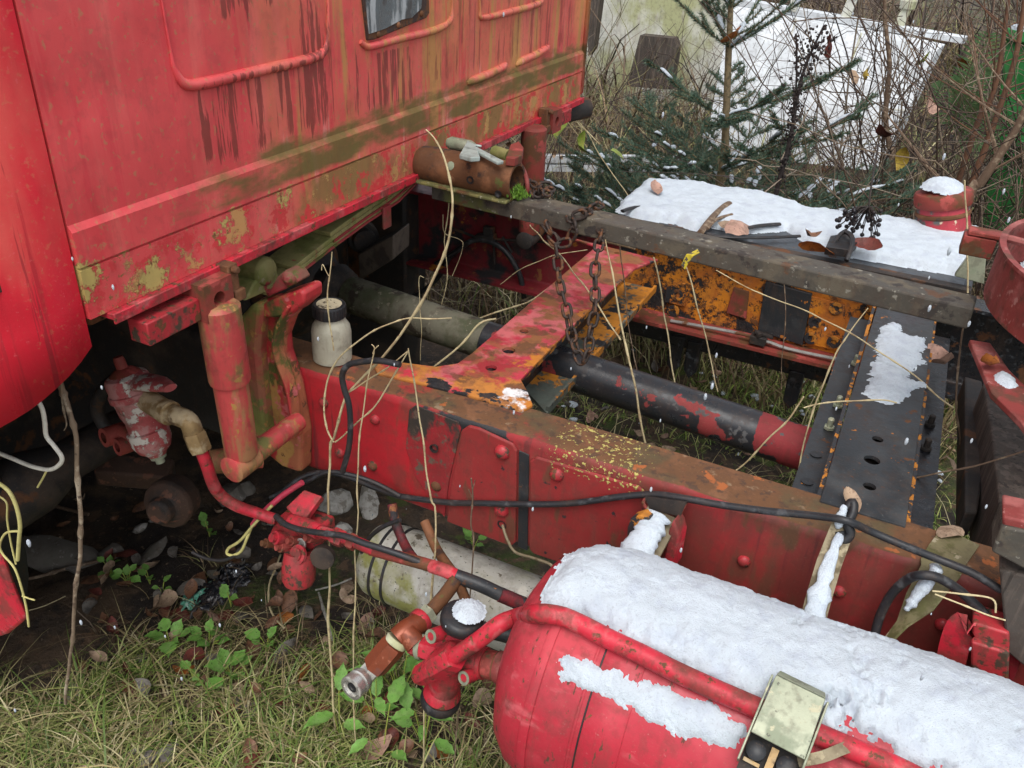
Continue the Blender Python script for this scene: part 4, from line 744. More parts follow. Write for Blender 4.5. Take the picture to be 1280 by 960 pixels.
# ================================================================== SNOW LYING ON THINGS
def sdpoly(px, py, poly):                                # signed distance, positive inside
    poly = np.array(poly, float); d = np.full(px.shape, 1e9); ins = np.zeros(px.shape, bool)
    for (x0, y0), (x1, y1) in zip(poly, np.roll(poly, -1, 0)):
        ex, ey = x1 - x0, y1 - y0; t = np.clip(((px - x0) * ex + (py - y0) * ey) / (ex * ex + ey * ey + 1e-12), 0, 1)
        d = np.minimum(d, np.hypot(px - x0 - t * ex, py - y0 - t * ey))
        c = ((y0 > py) != (y1 > py)) & (px < (x1 - x0) * (py - y0) / (y1 - y0 + 1e-12) + x0); ins ^= c
    return np.where(ins, d, -d)
def snow_mesh(U, V, Dm, pos, T, name, label, edge=.008, jit=.006, cat='snow', grain=.0022, pits=0):
    n1 = fbm(U * 60, V * 60, 4, 3) - .5; n2 = fbm(U * 16, V * 16, 3, 8) - .5; n3 = fbm(U * 260, V * 260, 2, 5) - .5
    d = Dm + n1 * jit * 2.4 + n2 * jit * 2 + n3 * jit * .9
    t = T * (1 - np.exp(-np.maximum(d, 0) / edge)) * (.95 + .45 * n2) + np.where(d > 0, n3 * grain + n1 * T * .16, 0)
    if pits:
        m = fbm(U * 42 + 3, V * 42 + 8, 3, 41); m2 = fbm(U * 190, V * 190, 2, 43); zone = np.clip((fbm(U * 9 + 1, V * 9, 2, 47) - .40) * 6, 0, 1) * np.clip((U + .08) * 9, .2, 1)
        t -= T * .75 * np.clip((m - .54) * 9, 0, 1) * np.clip((m2 - .30) * 3, 0, 1) * zone
    t = np.maximum(t, -.002); Pn = pos(U, V, t - .001)
    ny, nx = U.shape; idx = np.arange(nx * ny).reshape(ny, nx)
    q = np.stack([idx[:-1, :-1], idx[:-1, 1:], idx[1:, 1:], idx[1:, :-1]], -1).reshape(-1, 4)
    keep = (d.ravel()[q] > -.0005).any(1); q = q[keep]
    used = np.unique(q); remap = np.full(nx * ny, -1); remap[used] = np.arange(len(used))
    o = big(Pn.reshape(-1, 3)[used], remap[q], name, M['snow'], smooth=180)
    return tag(o, label, cat)
# thick cover on the air tank (u along the tank, v round it from the top towards the viewer)
def tank_uv(p): return p.x, math.atan2(-(p.y - TY), p.z - CAM_H - TH) * TR
def tank_pos(U, V, t):
    a = V / TR; r = TR + t; return np.stack([U, TY - np.sin(a) * r, TH + CAM_H + np.cos(a) * r], -1)
fr = [tank_uv(on_tank(x, y)) for x, y in ((676, 760), (700, 764), (740, 781), (790, 808), (850, 837), (900, 860), (945, 880), (1000, 912), (1050, 925), (1100, 948), (1140, 962), (1210, 996))]
fu_ = [a for a, b in fr]; fv = [b for a, b in fr]
poly_t = [(fu_[0] - .006, fv[0] - .02)] + fr + [(.6, fv[-1]), (.6, -.13), (-.20, -.13), (-.27, -.09), (-.29, -.03)]
U, V = np.meshgrid(np.arange(-.33, .55, .0026), np.arange(-.15, .17, .0026))
rp = [(rng.uniform(-.05, .45), rng.uniform(-.08, .06), rng.uniform(.003, .007)) for _ in range(60)]
rp = [(a, b, c) for a, b, c in rp if a > .08 or b > 0]
snow_mesh(U, V, sdpoly(U, V, poly_t), tank_pos, .021, 'tank_snow', 'broad white snow cover on top of the red air tank', edge=.018, pits=rp)
st = [tank_uv(on_tank(x, y)) for x, y in ((696, 824), (712, 818), (760, 836), (810, 853), (850, 868), (900, 893), (940, 912), (938, 922), (915, 930), (890, 928), (850, 914), (800, 893), (760, 872), (725, 858), (700, 848), (716, 838))]
U, V = np.meshgrid(np.arange(-.32, .03, .0024), np.arange(.02, .19, .0024))
snow_mesh(U, V, sdpoly(U, V, st), tank_pos, .007, 'snow_strip', 'thin ragged strip of snow on the tank side below the pipe', edge=.008, jit=.007)
def flat_snow(pxs, h, T, name, label, res=.004, edge=.008, jit=.006, tilt=None, pits=0):
    pl = [at_h(x, y, h) for x, y in pxs]; poly = [(p.x, p.y) for p in pl]
    xs = [p[0] for p in poly]; ys = [p[1] for p in poly]
    U, V = np.meshgrid(np.arange(min(xs) - .03, max(xs) + .03, res), np.arange(min(ys) - .03, max(ys) + .03, res))
    return snow_mesh(U, V, sdpoly(U, V, poly), lambda u, v, t: np.stack([u, v, h + CAM_H + t], -1), T, name, label, edge, jit, pits=pits)
z6 = lambda L: [(800 + x * .375, 300 + y * .375) for x, y in L]
flat_snow(z6([(800, 290), (845, 278), (880, 283), (868, 310), (900, 320), (955, 325), (948, 365), (935, 380), (945, 410), (920, 425), (905, 470), (950, 478), (948, 490), (900, 500), (890, 520), (868, 548), (820, 552), (775, 535), (740, 512), (772, 470), (760, 440), (785, 400), (782, 350)]), -.747, .010, 'snow_patch', 'melting snow patch on the black cross member', res=.0025, edge=.009, jit=.009)
flat_snow([(770, 264), (785, 246), (806, 229), (835, 228), (880, 234), (950, 245), (1010, 262), (1050, 271), (1100, 275), (1170, 284), (1232, 291), (1226, 315), (1214, 346), (1150, 337), (1090, 326), (1062, 322), (1052, 312), (1010, 306), (985, 288), (930, 292), (885, 284), (870, 291), (845, 280), (800, 274)], -.760, .026, 'fuel_tank_snow', 'smooth white snow sheet on the fuel tank behind the beam', res=.0055, edge=.012, jit=.005)
p = nk + nb.normalized() * .092
U, V = np.meshgrid(np.arange(-.075, .075, .004), np.arange(-.075, .075, .004))
snow_mesh(U, V, .056 - np.hypot(U, V), lambda u, v, t: np.stack([u + p.x, v + p.y, p.z + t + .02 * np.clip(1 - (u * u + v * v) / .0035, 0, 1)], -1), .012, 'snow_patch', 'small snow cap on the red fuel filler')
pv = ct_ + va * .0145
U, V = np.meshgrid(np.arange(-.036, .036, .002), np.arange(-.036, .036, .002))
snow_mesh(U, V, .024 - np.hypot(U - .003, V - .004), lambda u, v, t: np.stack([u + pv.x + .003, v + pv.y + .002, pv.z + t + .004], -1), .010, 'snow_patch', 'snow cap on the black rubber valve cap', edge=.006, jit=.002)
def snow_ridge(path, rad, name, label, flat=.6, seed=1):
    pts = smooth_path(path, 8); n = len(pts); rr = np.interp(np.linspace(0, 1, n), np.linspace(0, 1, len(rad)), rad)
    mb = MB().tube(pts, [r * (1 + .5 * (mnoise.noise((i * .35, seed, 0)))) for i, r in enumerate(rr)], 14, flat=flat)
    mb.v = [tuple(Vector(v) + Vector(mnoise.noise_vector(Vector(v) * 120)) * .0022 + Vector(mnoise.noise_vector(Vector(v) * 400)) * .0012) for v in mb.v]
    return tag(build(mb, name, M['snow'], smooth=180), label, 'snow')
off = Vector((0, -.008, .006))
snow_ridge([at_y(826, 644, .985) + off, at_y(815, 660, .965) + off, at_y(803, 680, .94) + off, at_y(792, 702, .915) + off], [.016, .021, .023, .028], 'snow_ridge', 'snow lying on the short wide strap left of the tank')
snow_ridge([q + Vector((-.0, -.006, .005)) for q in s1[1:]] + [s1[-1] + Vector((0, -.02, -.02))], [.005, .009, .012, .015, .018], 'snow_ridge', 'narrow line of snow down the middle hooked strap', seed=4)
snow_ridge([at_y(1056, 632, 1.0), at_y(1051, 645, .99), at_y(1047, 660, .985)], [.004, .006, .004], 'snow_lump', 'bit of snow caught in the black strap hook', seed=8)
snow_ridge([at_y(1172, 708, 1.0) + off * .5, at_y(1156, 730, .99) + off * .5, at_y(1142, 748, .98) + off * .5, at_y(1132, 762, .97) + off * .4], [.010, .014, .011, .005], 'snow_ridge', 'snow clump on the twisted strap under the cable', seed=12)
flat_snow([(1266, 335), (1285, 325), (1310, 340), (1310, 372), (1285, 365), (1262, 358)], -.484, .012, 'snow_patch', 'snow patch inside the red turntable ring')
flat_snow([(1240, 468), (1254, 464), (1266, 474), (1276, 484), (1262, 486), (1248, 478)], -.5495, .008, 'snow_patch', 'small snow patch on the pink support plate', res=.003, edge=.005, jit=.003)

# ================================================================== STEEL BEAM across the frame, chain, fitting, bottle
hk = lambda x, y, h: at_h(x, y, h * K)
bd = (H(.188, 1.836, 0) - H(-.904, 1.912, 0)).normalized(); bn = Vector((-bd.y, bd.x, 0))
f0, f1 = H(-.904 * K, 1.912 * K, -.7 * K), H(.184 * K, 1.836 * K, -.7 * K)
b0 = f0 - bd * .185; L_ = (f1 - b0).length
beam = thing('steel_beam', (f0 + f1) / 2, 'long dark lichen-spotted steel beam lying across the top of the frame', 'beam')
build(MB().prism([b0, b0 + bn * .058, b0 + bd * L_ + bn * .058, b0 + bd * L_], (0, 0, -.035)), 'beam_body', M['beam'], beam, smooth=0, bevel=.003)
a_ = hk(858, 318, -.7)
build(MB().prism([a_ + bd * u + bn * v for u, v in ((0, -.0008), (.012, -.0008), (.016, .02), (.008, .032), (.004, .012))], (0, 0, .0008)).prism([a_ - Vector((0, 0, 0)) + bd * u - bn * .0008 + Vector((0, 0, w)) for u, w in ((0, 0), (.012, 0), (.006, -.014), (.002, -.026), (-.006, -.020))], bn * -.0006), 'yellow_mark', paint('yellow_chalk', (.48, .38, .03), [D(c=(.065, .058, .046), s=90, lo=.52, hi=.58)], rough=.9), beam, smooth=0)
# rusty fitting lying on the beam's left end
ca, cb2 = hk(528, 203, -.655), hk(646, 227, -.655); cax = (cb2 - ca); cl = cax.length; cax.normalize(); cr = .0345
ft_ = thing('pipe_fitting', (ca + cb2) / 2 - Vector((0, 0, .05)), 'rusty half-round pipe fitting lying on the mossy end of the steel beam', 'pipe fitting')
sh_ = build(MB().lathe(ca, cax, [(-.020, .001), (-.017, .013), (-.009, .026), (.003, .033), (.015, cr), (cl, cr), (cl, cr - .005), (cl * .6, cr - .006), (cl * .55, .001)], 36, cap=False), 'pipe_shell', M['rust'], ft_, smooth=40)
for t, ang in ((.42, -.35), (.62, -.1), (.40, .45)):
    dd = (-bn * math.cos(ang) + Vector((0, 0, math.sin(ang)))).normalized()
    p = ca + cax * cl * t + dd * cr
    if t == .62: build(MB().lathe(p, dd, [(-.001, .0078), (.001, .0078), (.001, .0062), (-.002, .0001)], 14, cap=False), 'pipe_hole', M['rubber'], sh_)
    else: build(MB().dome(p - dd * .002, dd, .009, .0045, 12), 'rivet_head', M['zinc'] if t == .40 else M['rust'], sh_)
p = ca + cax * cl * .9 - bn * cr * .9 - Vector((0, 0, .02)); build(MB().lathe(p, -bn, [(-.001, .007), (.001, .007), (.001, .0055), (-.002, .0001)], 14, cap=False), 'pipe_hole', M['rubber'], sh_)
build(MB().prism([ca - cax * .026 - bn * .038 - Vector((0, 0, .025)), cb2 - bn * .040 - Vector((0, 0, .029)), cb2 + bn * .037 - Vector((0, 0, .029)), ca - cax * .026 + bn * .037 - Vector((0, 0, .025))], (0, 0, -.006)), 'base_flange', M['mossy'] if 'mossy' in M else M['beam'], ft_, bevel=.002)
# little pale clip and a small pipe end lying on it
cl_ = thing('plastic_clip', hk(590, 190, -.60), 'pale grey-green plastic clip lying on the rusty fitting', 'clip')
k0 = hk(577, 184, -.60)
build(MB().lathe(hk(560, 178, -.605), (hk(600, 186, -.605) - hk(560, 178, -.605)), [(0, .009), (.007, .0125), (.052, .0125), (.062, .008)], 14), 'clip_roll', M['zinc'], cl_, smooth=40)
mb = MB(); mb.prism([hk(x, y, -.595) for x, y in ((574, 199), (584, 181), (594, 186), (600, 202), (588, 203))], (0, 0, .009)); mb.bar(hk(592, 186, -.59), hk(626, 204, -.60), .015, .007); mb.bar(hk(583, 180, -.585), hk(602, 183, -.587), .006, .0045); build(mb, 'clip_arm', M['pale_clip'] if 'pale_clip' in M else M['zinc'], cl_, bevel=.002)
pe = thing('pipe_stub', hk(635, 200, -.66), 'small mossy pipe stub with a red bolt end beside the rusty fitting', 'pipe')
build(MB().lathe(hk(618, 190, -.61), hk(640, 197, -.61) - hk(618, 190, -.61), [(0, .0125), (.04, .0125)], 14), 'stub_tube', M['spring'], pe, smooth=40)
mb = MB().prism([hk(x, y, -.61) for x, y in ((632, 207), (638, 190), (648, 186), (654, 194), (652, 204), (643, 208))], (0, 0, .015)); mb.hexnut(hk(648, 196, -.605), (.6, -.75, .2), .008, .009); build(mb, 'red_bolt', M['rustred'], pe, bevel=.003)
build(MB().tube(smooth_path([hk(648, 203, -.64), hk(655, 214, -.645), hk(659, 228, -.66), hk(659, 242, -.69)], 4), .0045, 8), 'red_hoop', M['ring'], pe, smooth=60)
# moss tuft in the fitting's mouth
V_ = []; F_ = []; Cc_ = []
mc = cb2 + cax * .009 - Vector((0, 0, .022)) - bn * .009
for i in range(700):
    a = rng.uniform(0, 2 * PI); r_ = abs(rng.normal(0, .0105)); b_ = Vector((mc.x + r_ * math.cos(a), mc.y + r_ * math.sin(a), mc.z + rng.uniform(-.012, .02) * max(0, 1 - r_ / .022)))
    dv = Vector((rng.normal(0, .5), rng.normal(0, .5), 1)).normalized() * rng.uniform(.005, .010); sv = Vector((rng.normal(), rng.normal(), rng.normal())).normalized() * .0013
    k = len(V_); V_ += [b_ - sv, b_ + sv, b_ + dv]; F_.append((k, k + 1, k + 2)); g_ = rng.uniform(.7, 1.2); Cc_ += [(.10 * g_, .20 * g_, .02)] * 3
tag(big(V_, F_, 'moss_tuft', M['veg'], smooth=0, cols=np.array(Cc_)), 'bright green moss tuft in the mouth of the rusty fitting', 'moss')
# chains: each link a part
def ring_link():
    mb = MB(); pts = []
    for k in range(16):
        a = 2 * PI * k / 16; pts.append(Vector((math.cos(a) * .007 + (.006 if math.cos(a) > 0.01 else -.006 if math.cos(a) < -.01 else 0), math.sin(a) * .0078, 0)))
    V = []; F = []
    for i, p in enumerate(pts):
        t = (pts[(i + 1) % 16] - pts[i - 1]).normalized(); n_ = Vector((t.y, -t.x, 0))
        for j in range(6):
            b = 2 * PI * j / 6; V.append(p + n_ * (math.cos(b) * .003) + Vector((0, 0, math.sin(b) * .003)))
    for i in range(16):
        for j in range(6): F.append((i * 6 + j, ((i + 1) % 16) * 6 + j, ((i + 1) % 16) * 6 + (j + 1) % 6, i * 6 + (j + 1) % 6))
    return mb.add(V, F)
link_me = None
def chain(path, label, root_name='chain', jitter=.25):
    global link_me
    pts = smooth_path(path, 10); root = thing(root_name, pts[0], label, 'chain')
    seg = [(b - a).length for a, b in zip(pts, pts[1:])]; tot = sum(seg); n = max(2, int(tot / .0215)); k = 0; acc = 0
    for i in range(n + 1):
        s = tot * i / n
        while k < len(seg) - 1 and acc + seg[k] < s: acc += seg[k]; k += 1
        p = pts[k].lerp(pts[k + 1], min(1, (s - acc) / max(seg[k], 1e-6))); t = (pts[k + 1] - pts[k]).normalized()
        if link_me is None:
            o = build(ring_link(), 'chain_link', M['chain'], root, keep=True, smooth=180); link_me = o.data
        else:
            o = bpy.data.objects.new('chain_link', link_me); COL.objects.link(o); o.parent = root; o.matrix_parent_inverse = parent_world(root).inverted()
        up = Vector((.3, -.7, .6)) if i % 2 else Vector((.8, .5, .3)); up = (up + Vector((rng.normal(), rng.normal(), rng.normal())) * jitter)
        z = (up - t * up.dot(t)).normalized(); y = z.cross(t)
        o.matrix_basis = Matrix.Translation(p) @ Matrix((t, y, z)).transposed().to_4x4()
    return root
tb = -.7 * K + .005
cY = lambda x, y: at_y(x, y, float(np.interp(y, [290, 450], [1.37, 1.27])))
c1 = [cY(718, 283), at_h(714, 273, tb - .012), at_h(726, 268, tb), at_h(738, 262, tb), at_h(748, 257, tb)]
chain([cY(683, 288), cY(692, 300), cY(697, 325), cY(700, 355), cY(708, 385), cY(713, 412), cY(720, 436), cY(728, 452), cY(735, 438), cY(738, 415), cY(743, 390), cY(744, 365), cY(744, 335), cY(748, 310), at_h(752, 285, tb - .02)], 'rusty chain hanging in a loop from the beam over the red cross member')
chain([cY(686, 284), cY(692, 297), cY(704, 304), cY(714, 295)] + c1, 'short rusty chain wrapped over the middle of the steel beam')
chain([at_h(663, 243, tb), at_h(657, 234, tb + .004), at_h(664, 228, tb + .006), at_h(672, 238, tb), at_h(680, 243, tb + .003), at_h(688, 236, tb + .003), at_h(680, 233, tb + .003), at_h(672, 243, tb)], 'tangled bit of chain lying on the beam by the fitting', jitter=.8)
# bottle standing on the near rail
bb = H(-.848, 1.072, -.7495)
bt = thing('plastic_bottle', bb, 'milky plastic bottle with a black screw cap standing on the near rail', 'bottle')
build(MB().lathe(bb, (.02, .0, 1), [(0, .028), (.003, .0345), (.056, .0350), (.067, .033), (.077, .027), (.083, .0235), (.098, .0235)], 32), 'bottle_body', M['bottle'], bt, smooth=50)
mb = MB().lathe(bb + Vector((0, 0, .086)), (.02, 0, 1), [(0, .0275), (.001, .0285), (.021, .0285), (.023, .027), (.0231, .022), (.021, .021), (.021, .001)], 40)
for k in range(30):
    a = 2 * PI * k / 30; mb.box(bb + Vector((math.cos(a) * .0287, math.sin(a) * .0287, .097)), (.0016, .0024, .018), Euler((0, 0, a)).to_matrix())
build(mb, 'screw_cap', M['rubber'], bt, smooth=40)
build(MB().lathe(bb + Vector((.001, 0, .1075)), (.02, 0, 1), [(0, .023), (.0015, .0225), (.002, .001)], 24), 'cap_lining', paint('worn_cap_lining', (.42, .36, .24), [D(c=(.08, .06, .04), s=120, lo=.56, hi=.6)], rough=.8), bt)

# ================================================================== cables, wires
def cable(pts, r, mat, name, label, cat='cable', n=6, seg=10): return tag(build(MB().tube(smooth_path(pts, n), r, seg), name, M[mat], smooth=60), label, cat)
cable([at_y(x, y, yy) for x, y, yy in ((330, 655, .90), (338, 635, .93), (352, 617, .95), (372, 600, .97), (392, 592, .985), (414, 591, .995), (440, 598, 1.005), (470, 610, 1.009), (500, 620, 1.009), (560, 628, 1.008), (600, 629, 1.004), (640, 630, 1.004), (700, 630, 1.004), (740, 626, 1.004), (775, 621, 1.004), (815, 618, 1.004), (850, 622, .998), (900, 631, .998), (960, 639, .996), (1020, 645, .99), (1058, 651, .98), (1090, 665, 1.0), (1130, 682, 1.0), (1175, 700, .99), (1215, 716, .99), (1252, 738, .985))], .0052, 'cable', 'black_cable', 'long black cable running along the red face of the near rail')
cable([at_y(x, y, yy) for x, y, yy in ((500, 620, 1.004), (470, 604, .995), (440, 594, .985), (410, 590, .975), (385, 601, .965), (360, 612, .955), (338, 622, .945))], .0042, 'cable', 'black_cable', 'second thin black cable bunched beside the shock absorber foot')
cable([at_y(x, y, .94) for x, y in ((428, 590), (436, 560), (438, 530), (436, 505), (430, 485), (428, 468), (436, 456), (455, 452), (475, 451), (500, 456))], .005, 'cable', 'black_cable', 'black cable loop climbing over the rail beside the bottle')
cable([at_y(x, y, yy) for x, y, yy in ((378, 603, .95), (355, 618, .935), (335, 635, .915), (322, 648, .905), (316, 656, .90))], .0056, 'pink', 'pink_wire', 'short pink-red wire sheath bent in front of the relay valve', 'wire')
cable([at_y(x, y, yy) for x, y, yy in ((316, 655, .9), (309, 672, .89), (302, 688, .89), (292, 694, .89), (284, 692, .89), (286, 685, .89), (300, 676, .89), (318, 655, .89), (340, 632, .91))], .0028, 'yellow', 'yellow_wire', 'thin pale yellow wire end beside the pink sheath', 'wire')
cable([at_y(x, y, yy) for x, y, yy in ((314, 658, .902), (306, 676, .892), (300, 690, .892), (280, 700, .885), (258, 698, .88), (240, 690, .875))], .0034, 'cable', 'black_wire', 'thin black wire drooping to the ground from the pink sheath', 'wire')
cable([at_y(x, y, yy) for x, y, yy in ((345, 645, .885), (356, 655, .875), (375, 662, .87), (400, 666, .865), (430, 670, .865), (455, 679, .865), (490, 690, .87), (540, 708, .88))], .0055, 'cable', 'black_cable', 'black cable lying along the red pipe left of the coupling valve')
cable([at_y(x, y, yy) for x, y, yy in ((1092, 800, .97), (1100, 770, .985), (1115, 742, .99), (1135, 724, .985), (1152, 719, .972), (1172, 722, .975), (1195, 735, .985), (1215, 752, .99), (1232, 768, .995))], .0062, 'cable', 'black_hose', 'dark grey hose arching behind the twisted strap', 'hose')
cable([at_y(x, y, .93) for x, y in ((452, 690), (462, 672), (480, 658), (500, 650))], .004, 'cable', 'black_wire', 'black wire round the cream tank end', 'wire')
cable([at_y(x, y, yy) for x, y, yy in ((628, 656, 1.0), (634, 674, .99), (644, 690, .985), (665, 697, .98), (685, 704, .975), (692, 710, .97))], .0025, 'strap', 'rusty_wire', 'thin rusty wire trailing out of the fish plate hole', 'wire')
# loose red arm and pale wires at the left edge
ra = thing('red_arm', at_y(0, 760, .60), 'bright red metal arm poking in at the left edge under the mudguard', 'metal arm')
build(MB().prism([at_y(x, y, .60) for x, y in ((-60, 690), (-2, 695), (14, 738), (30, 776), (8, 794), (-10, 800), (-60, 790))], (0, .012, 0)), 'arm_plate', M['bright'], ra, bevel=.006)
build(MB().lathe(at_y(-60, 845, .57), at_y(18, 812, .57) - at_y(-60, 845, .57), [(0, .022), (.085, .022), (.09, .018)], 18), 'arm_tube', M['bright'], ra, smooth=40)
cable([at_y(x, y, .62) for x, y in ((-10, 563), (15, 573), (40, 583), (62, 587), (75, 580), (77, 571), (68, 558), (58, 545), (56, 528), (53, 512), (46, 498))], .0032, 'white_wire' if 'white_wire' in M else 'dirty_white', 'white_wire', 'white wire curling below the red mudguard', 'wire')
cable([at_y(59, 587, .62), at_y(54, 597, .62), at_y(47, 609, .62)], .0016, 'yellow', 'wire_end', 'short frayed end below the white wire curl', 'wire')
for pts, r, l in ((((-8, 600), (10, 613), (20, 632), (25, 655), (24, 672), (22, 700)), .0030, 'thick grey-yellow wire looping at the left edge'), (((26, 664), (8, 666), (0, 680), (3, 692), (18, 710), (27, 735), (33, 760), (36, 783)), .0019, 'pale yellow wire hanging over the red arm'), (((-6, 618), (8, 628), (9, 650), (14, 680), (20, 705)), .0015, 'thin pale wire inside the loop at the left edge'), (((28, 745), (36, 748), (43, 750)), .0014, 'stub of yellow wire sticking out by the red arm')):
    cable([at_y(x, y, .585) for x, y in pts], r, 'yellow', 'pale_wire', l, 'wire')
# ================================================================== GROUND: one sheet to the horizon, gently uneven near the truck
def gz(x, y):
    x = np.asarray(x, float); y = np.asarray(y, float)
    n = (fbm(x * 2.2 + 40, y * 2.2 + 40, 4, 21) - .5) * .085 + (fbm(x * 14 + 9, y * 14 + 9, 3, 31) - .5) * .03
    return n * np.clip(1.6 - np.hypot(x, y - 2) / 9, .15, 1)
gx = np.concatenate([np.linspace(-70, -6, 14), np.arange(-5, 3.5, .035), np.linspace(4, 70, 14)]); gy = np.concatenate([np.linspace(-40, -1, 8), np.arange(-.6, 6.5, .035), np.linspace(7, 110, 22)])
GX, GY = np.meshgrid(gx, gy); idx = np.arange(GX.size).reshape(GX.shape)
structure(big(np.stack([GX, GY, gz(GX, GY)], -1).reshape(-1, 3), np.stack([idx[:-1, :-1], idx[:-1, 1:], idx[1:, 1:], idx[1:, :-1]], -1).reshape(-1, 4), 'ground', M['soil']))
def g_at(px, py): p = at_h(px, py, -CAM_H); p.z = float(gz(p.x, p.y)); return p
def g_poly(pxs): return np.array([(lambda p: (p.x, p.y))(at_h(x, y, -CAM_H)) for x, y in pxs])
def sample(poly, n, clump=0, seed=0):
    lo, hi = poly.min(0), poly.max(0); out = []
    while sum(map(len, out)) < n:
        q = rng.uniform(lo, hi, (n * 3, 2)); k = sdpoly(q[:, 0], q[:, 1], poly) > 0
        if clump: k &= rng.random(len(q)) < np.clip((fbm(q[:, 0] * clump, q[:, 1] * clump, 3, seed) - .42) * 5.5, .02, 1)
        out.append(q[k])
    return np.concatenate(out)[:n]
def blades(P, hgt, wid, lean, cols, name, label, cat, z=None, droop=1.0, seg=4):
    n = len(P); z = gz(P[:, 0], P[:, 1]) if z is None else z
    a = rng.uniform(0, 2 * PI, n); h = hgt * rng.lognormal(0, .35, n); ln = lean * rng.uniform(.3, 1.5, n)
    t = np.linspace(0, 1, seg + 1)[None]; dx = np.cos(a)[:, None]; dy = np.sin(a)[:, None]
    out = h[:, None] * ln[:, None] * (t ** 1.7); up = h[:, None] * (t - droop * ln[:, None] * .38 * t ** 2.6)
    ctr = np.stack([P[:, :1] + dx * out, P[:, 1:2] + dy * out, z[:, None] + up - .004], -1)
    b = a + rng.normal(PI / 2, .5, n); w = (wid * rng.uniform(.6, 1.4, n))[:, None] * np.clip(1.05 - t ** 1.6, .06, 1)
    sd = np.stack([np.cos(b)[:, None] * w, np.sin(b)[:, None] * w, 0 * w], -1)
    V = np.stack([ctr - sd, ctr + sd], 2).reshape(-1, 3); k = (seg + 1) * 2
    base = (np.arange(n) * k)[:, None] + (np.arange(seg) * 2)[None]
    F = np.stack([base, base + 1, base + 3, base + 2], -1).reshape(-1, 4)
    c = cols[rng.integers(0, len(cols), n)] * rng.uniform(.7, 1.25, (n, 1))
    return stuff(big(V, F, name, M['veg'], cols=np.repeat(c, k, 0)), label, cat)
GREEN = np.array([(.10, .15, .03), (.14, .18, .04), (.075, .12, .025), (.20, .21, .07)]); STRAW = np.array([(.36, .31, .15), (.28, .23, .11), (.42, .37, .21), (.20, .155, .075), (.24, .24, .09)]); BROWN = np.array([(.14, .09, .05), (.09, .06, .035), (.20, .14, .08), (.06, .04, .028)])
front = g_poly([(-120, 865), (40, 872), (130, 840), (200, 800), (320, 815), (430, 800), (560, 830), (660, 880), (700, 1080), (-160, 1080)])
blades(sample(front, 4600, 6, 5), .055, .0018, 1.1, np.concatenate([GREEN * 1.4, GREEN * 1.2, STRAW[1:]]), 'grass', 'short green and straw grass at the front left under the camera', 'grass')
blades(sample(front, 3000, 7, 33), .022, .0022, .9, np.array([(.10, .15, .02), (.14, .18, .03), (.08, .12, .02)]), 'moss', 'short bright green moss cushions on the soil at the front left', 'moss')
blades(sample(g_poly([(-120, 880), (80, 872), (200, 860), (420, 870), (640, 930), (700, 1080), (-160, 1080)]), 2400, 6, 7), .09, .0018, 1.5, np.concatenate([STRAW, STRAW[3:], GREEN]), 'dry_grass', 'long flattened straw coloured grass along the bottom left edge', 'grass', droop=1.35)
blades(sample(g_poly([(120, 800), (240, 700), (420, 720), (640, 850), (640, 960), (300, 880)]), 1100, 5, 9), .07, .0012, 1.6, np.concatenate([STRAW, BROWN]), 'dry_grass', 'thin tangled dry grass and stems between the fallen leaves', 'grass', droop=1.4)
blades(sample(np.array([(-1.15, 1.75), (.65, 1.75), (.9, 3.3), (-1.3, 3.3)]), 8000, 3, 13), .04, .0022, 1.0, np.concatenate([GREEN, GREEN * 1.9, GREEN * 1.6, STRAW[:2]]), 'grass', 'mossy green grass seen through the gaps in the frame', 'grass')
blades(sample(np.array([(-1.15, 1.7), (.65, 1.7), (.9, 3.2), (-1.3, 3.2)]), 700, 3, 14), .17, .0017, .9, STRAW, 'dry_grass', 'tall dry grass stems standing below the far rail', 'grass')
blades(sample(np.array([(-2.6, 2.75), (2.2, 2.75), (3.2, 6.5), (-3.6, 6.5)]), 9500, 1.2, 17), .36, .0032, .95, np.concatenate([STRAW, BROWN, BROWN[:3], GREEN[:1]]), 'dry_grass', 'tangled tan and brown dead grass behind the truck', 'grass')
blades(sample(np.array([(-4.5, 5.5), (4.5, 5.5), (9, 16), (-11, 16)]), 8000, .5, 18), .7, .007, .8, np.concatenate([BROWN, BROWN, STRAW[3:]]), 'dry_grass', 'far brown dead grass under the bare wood', 'grass')
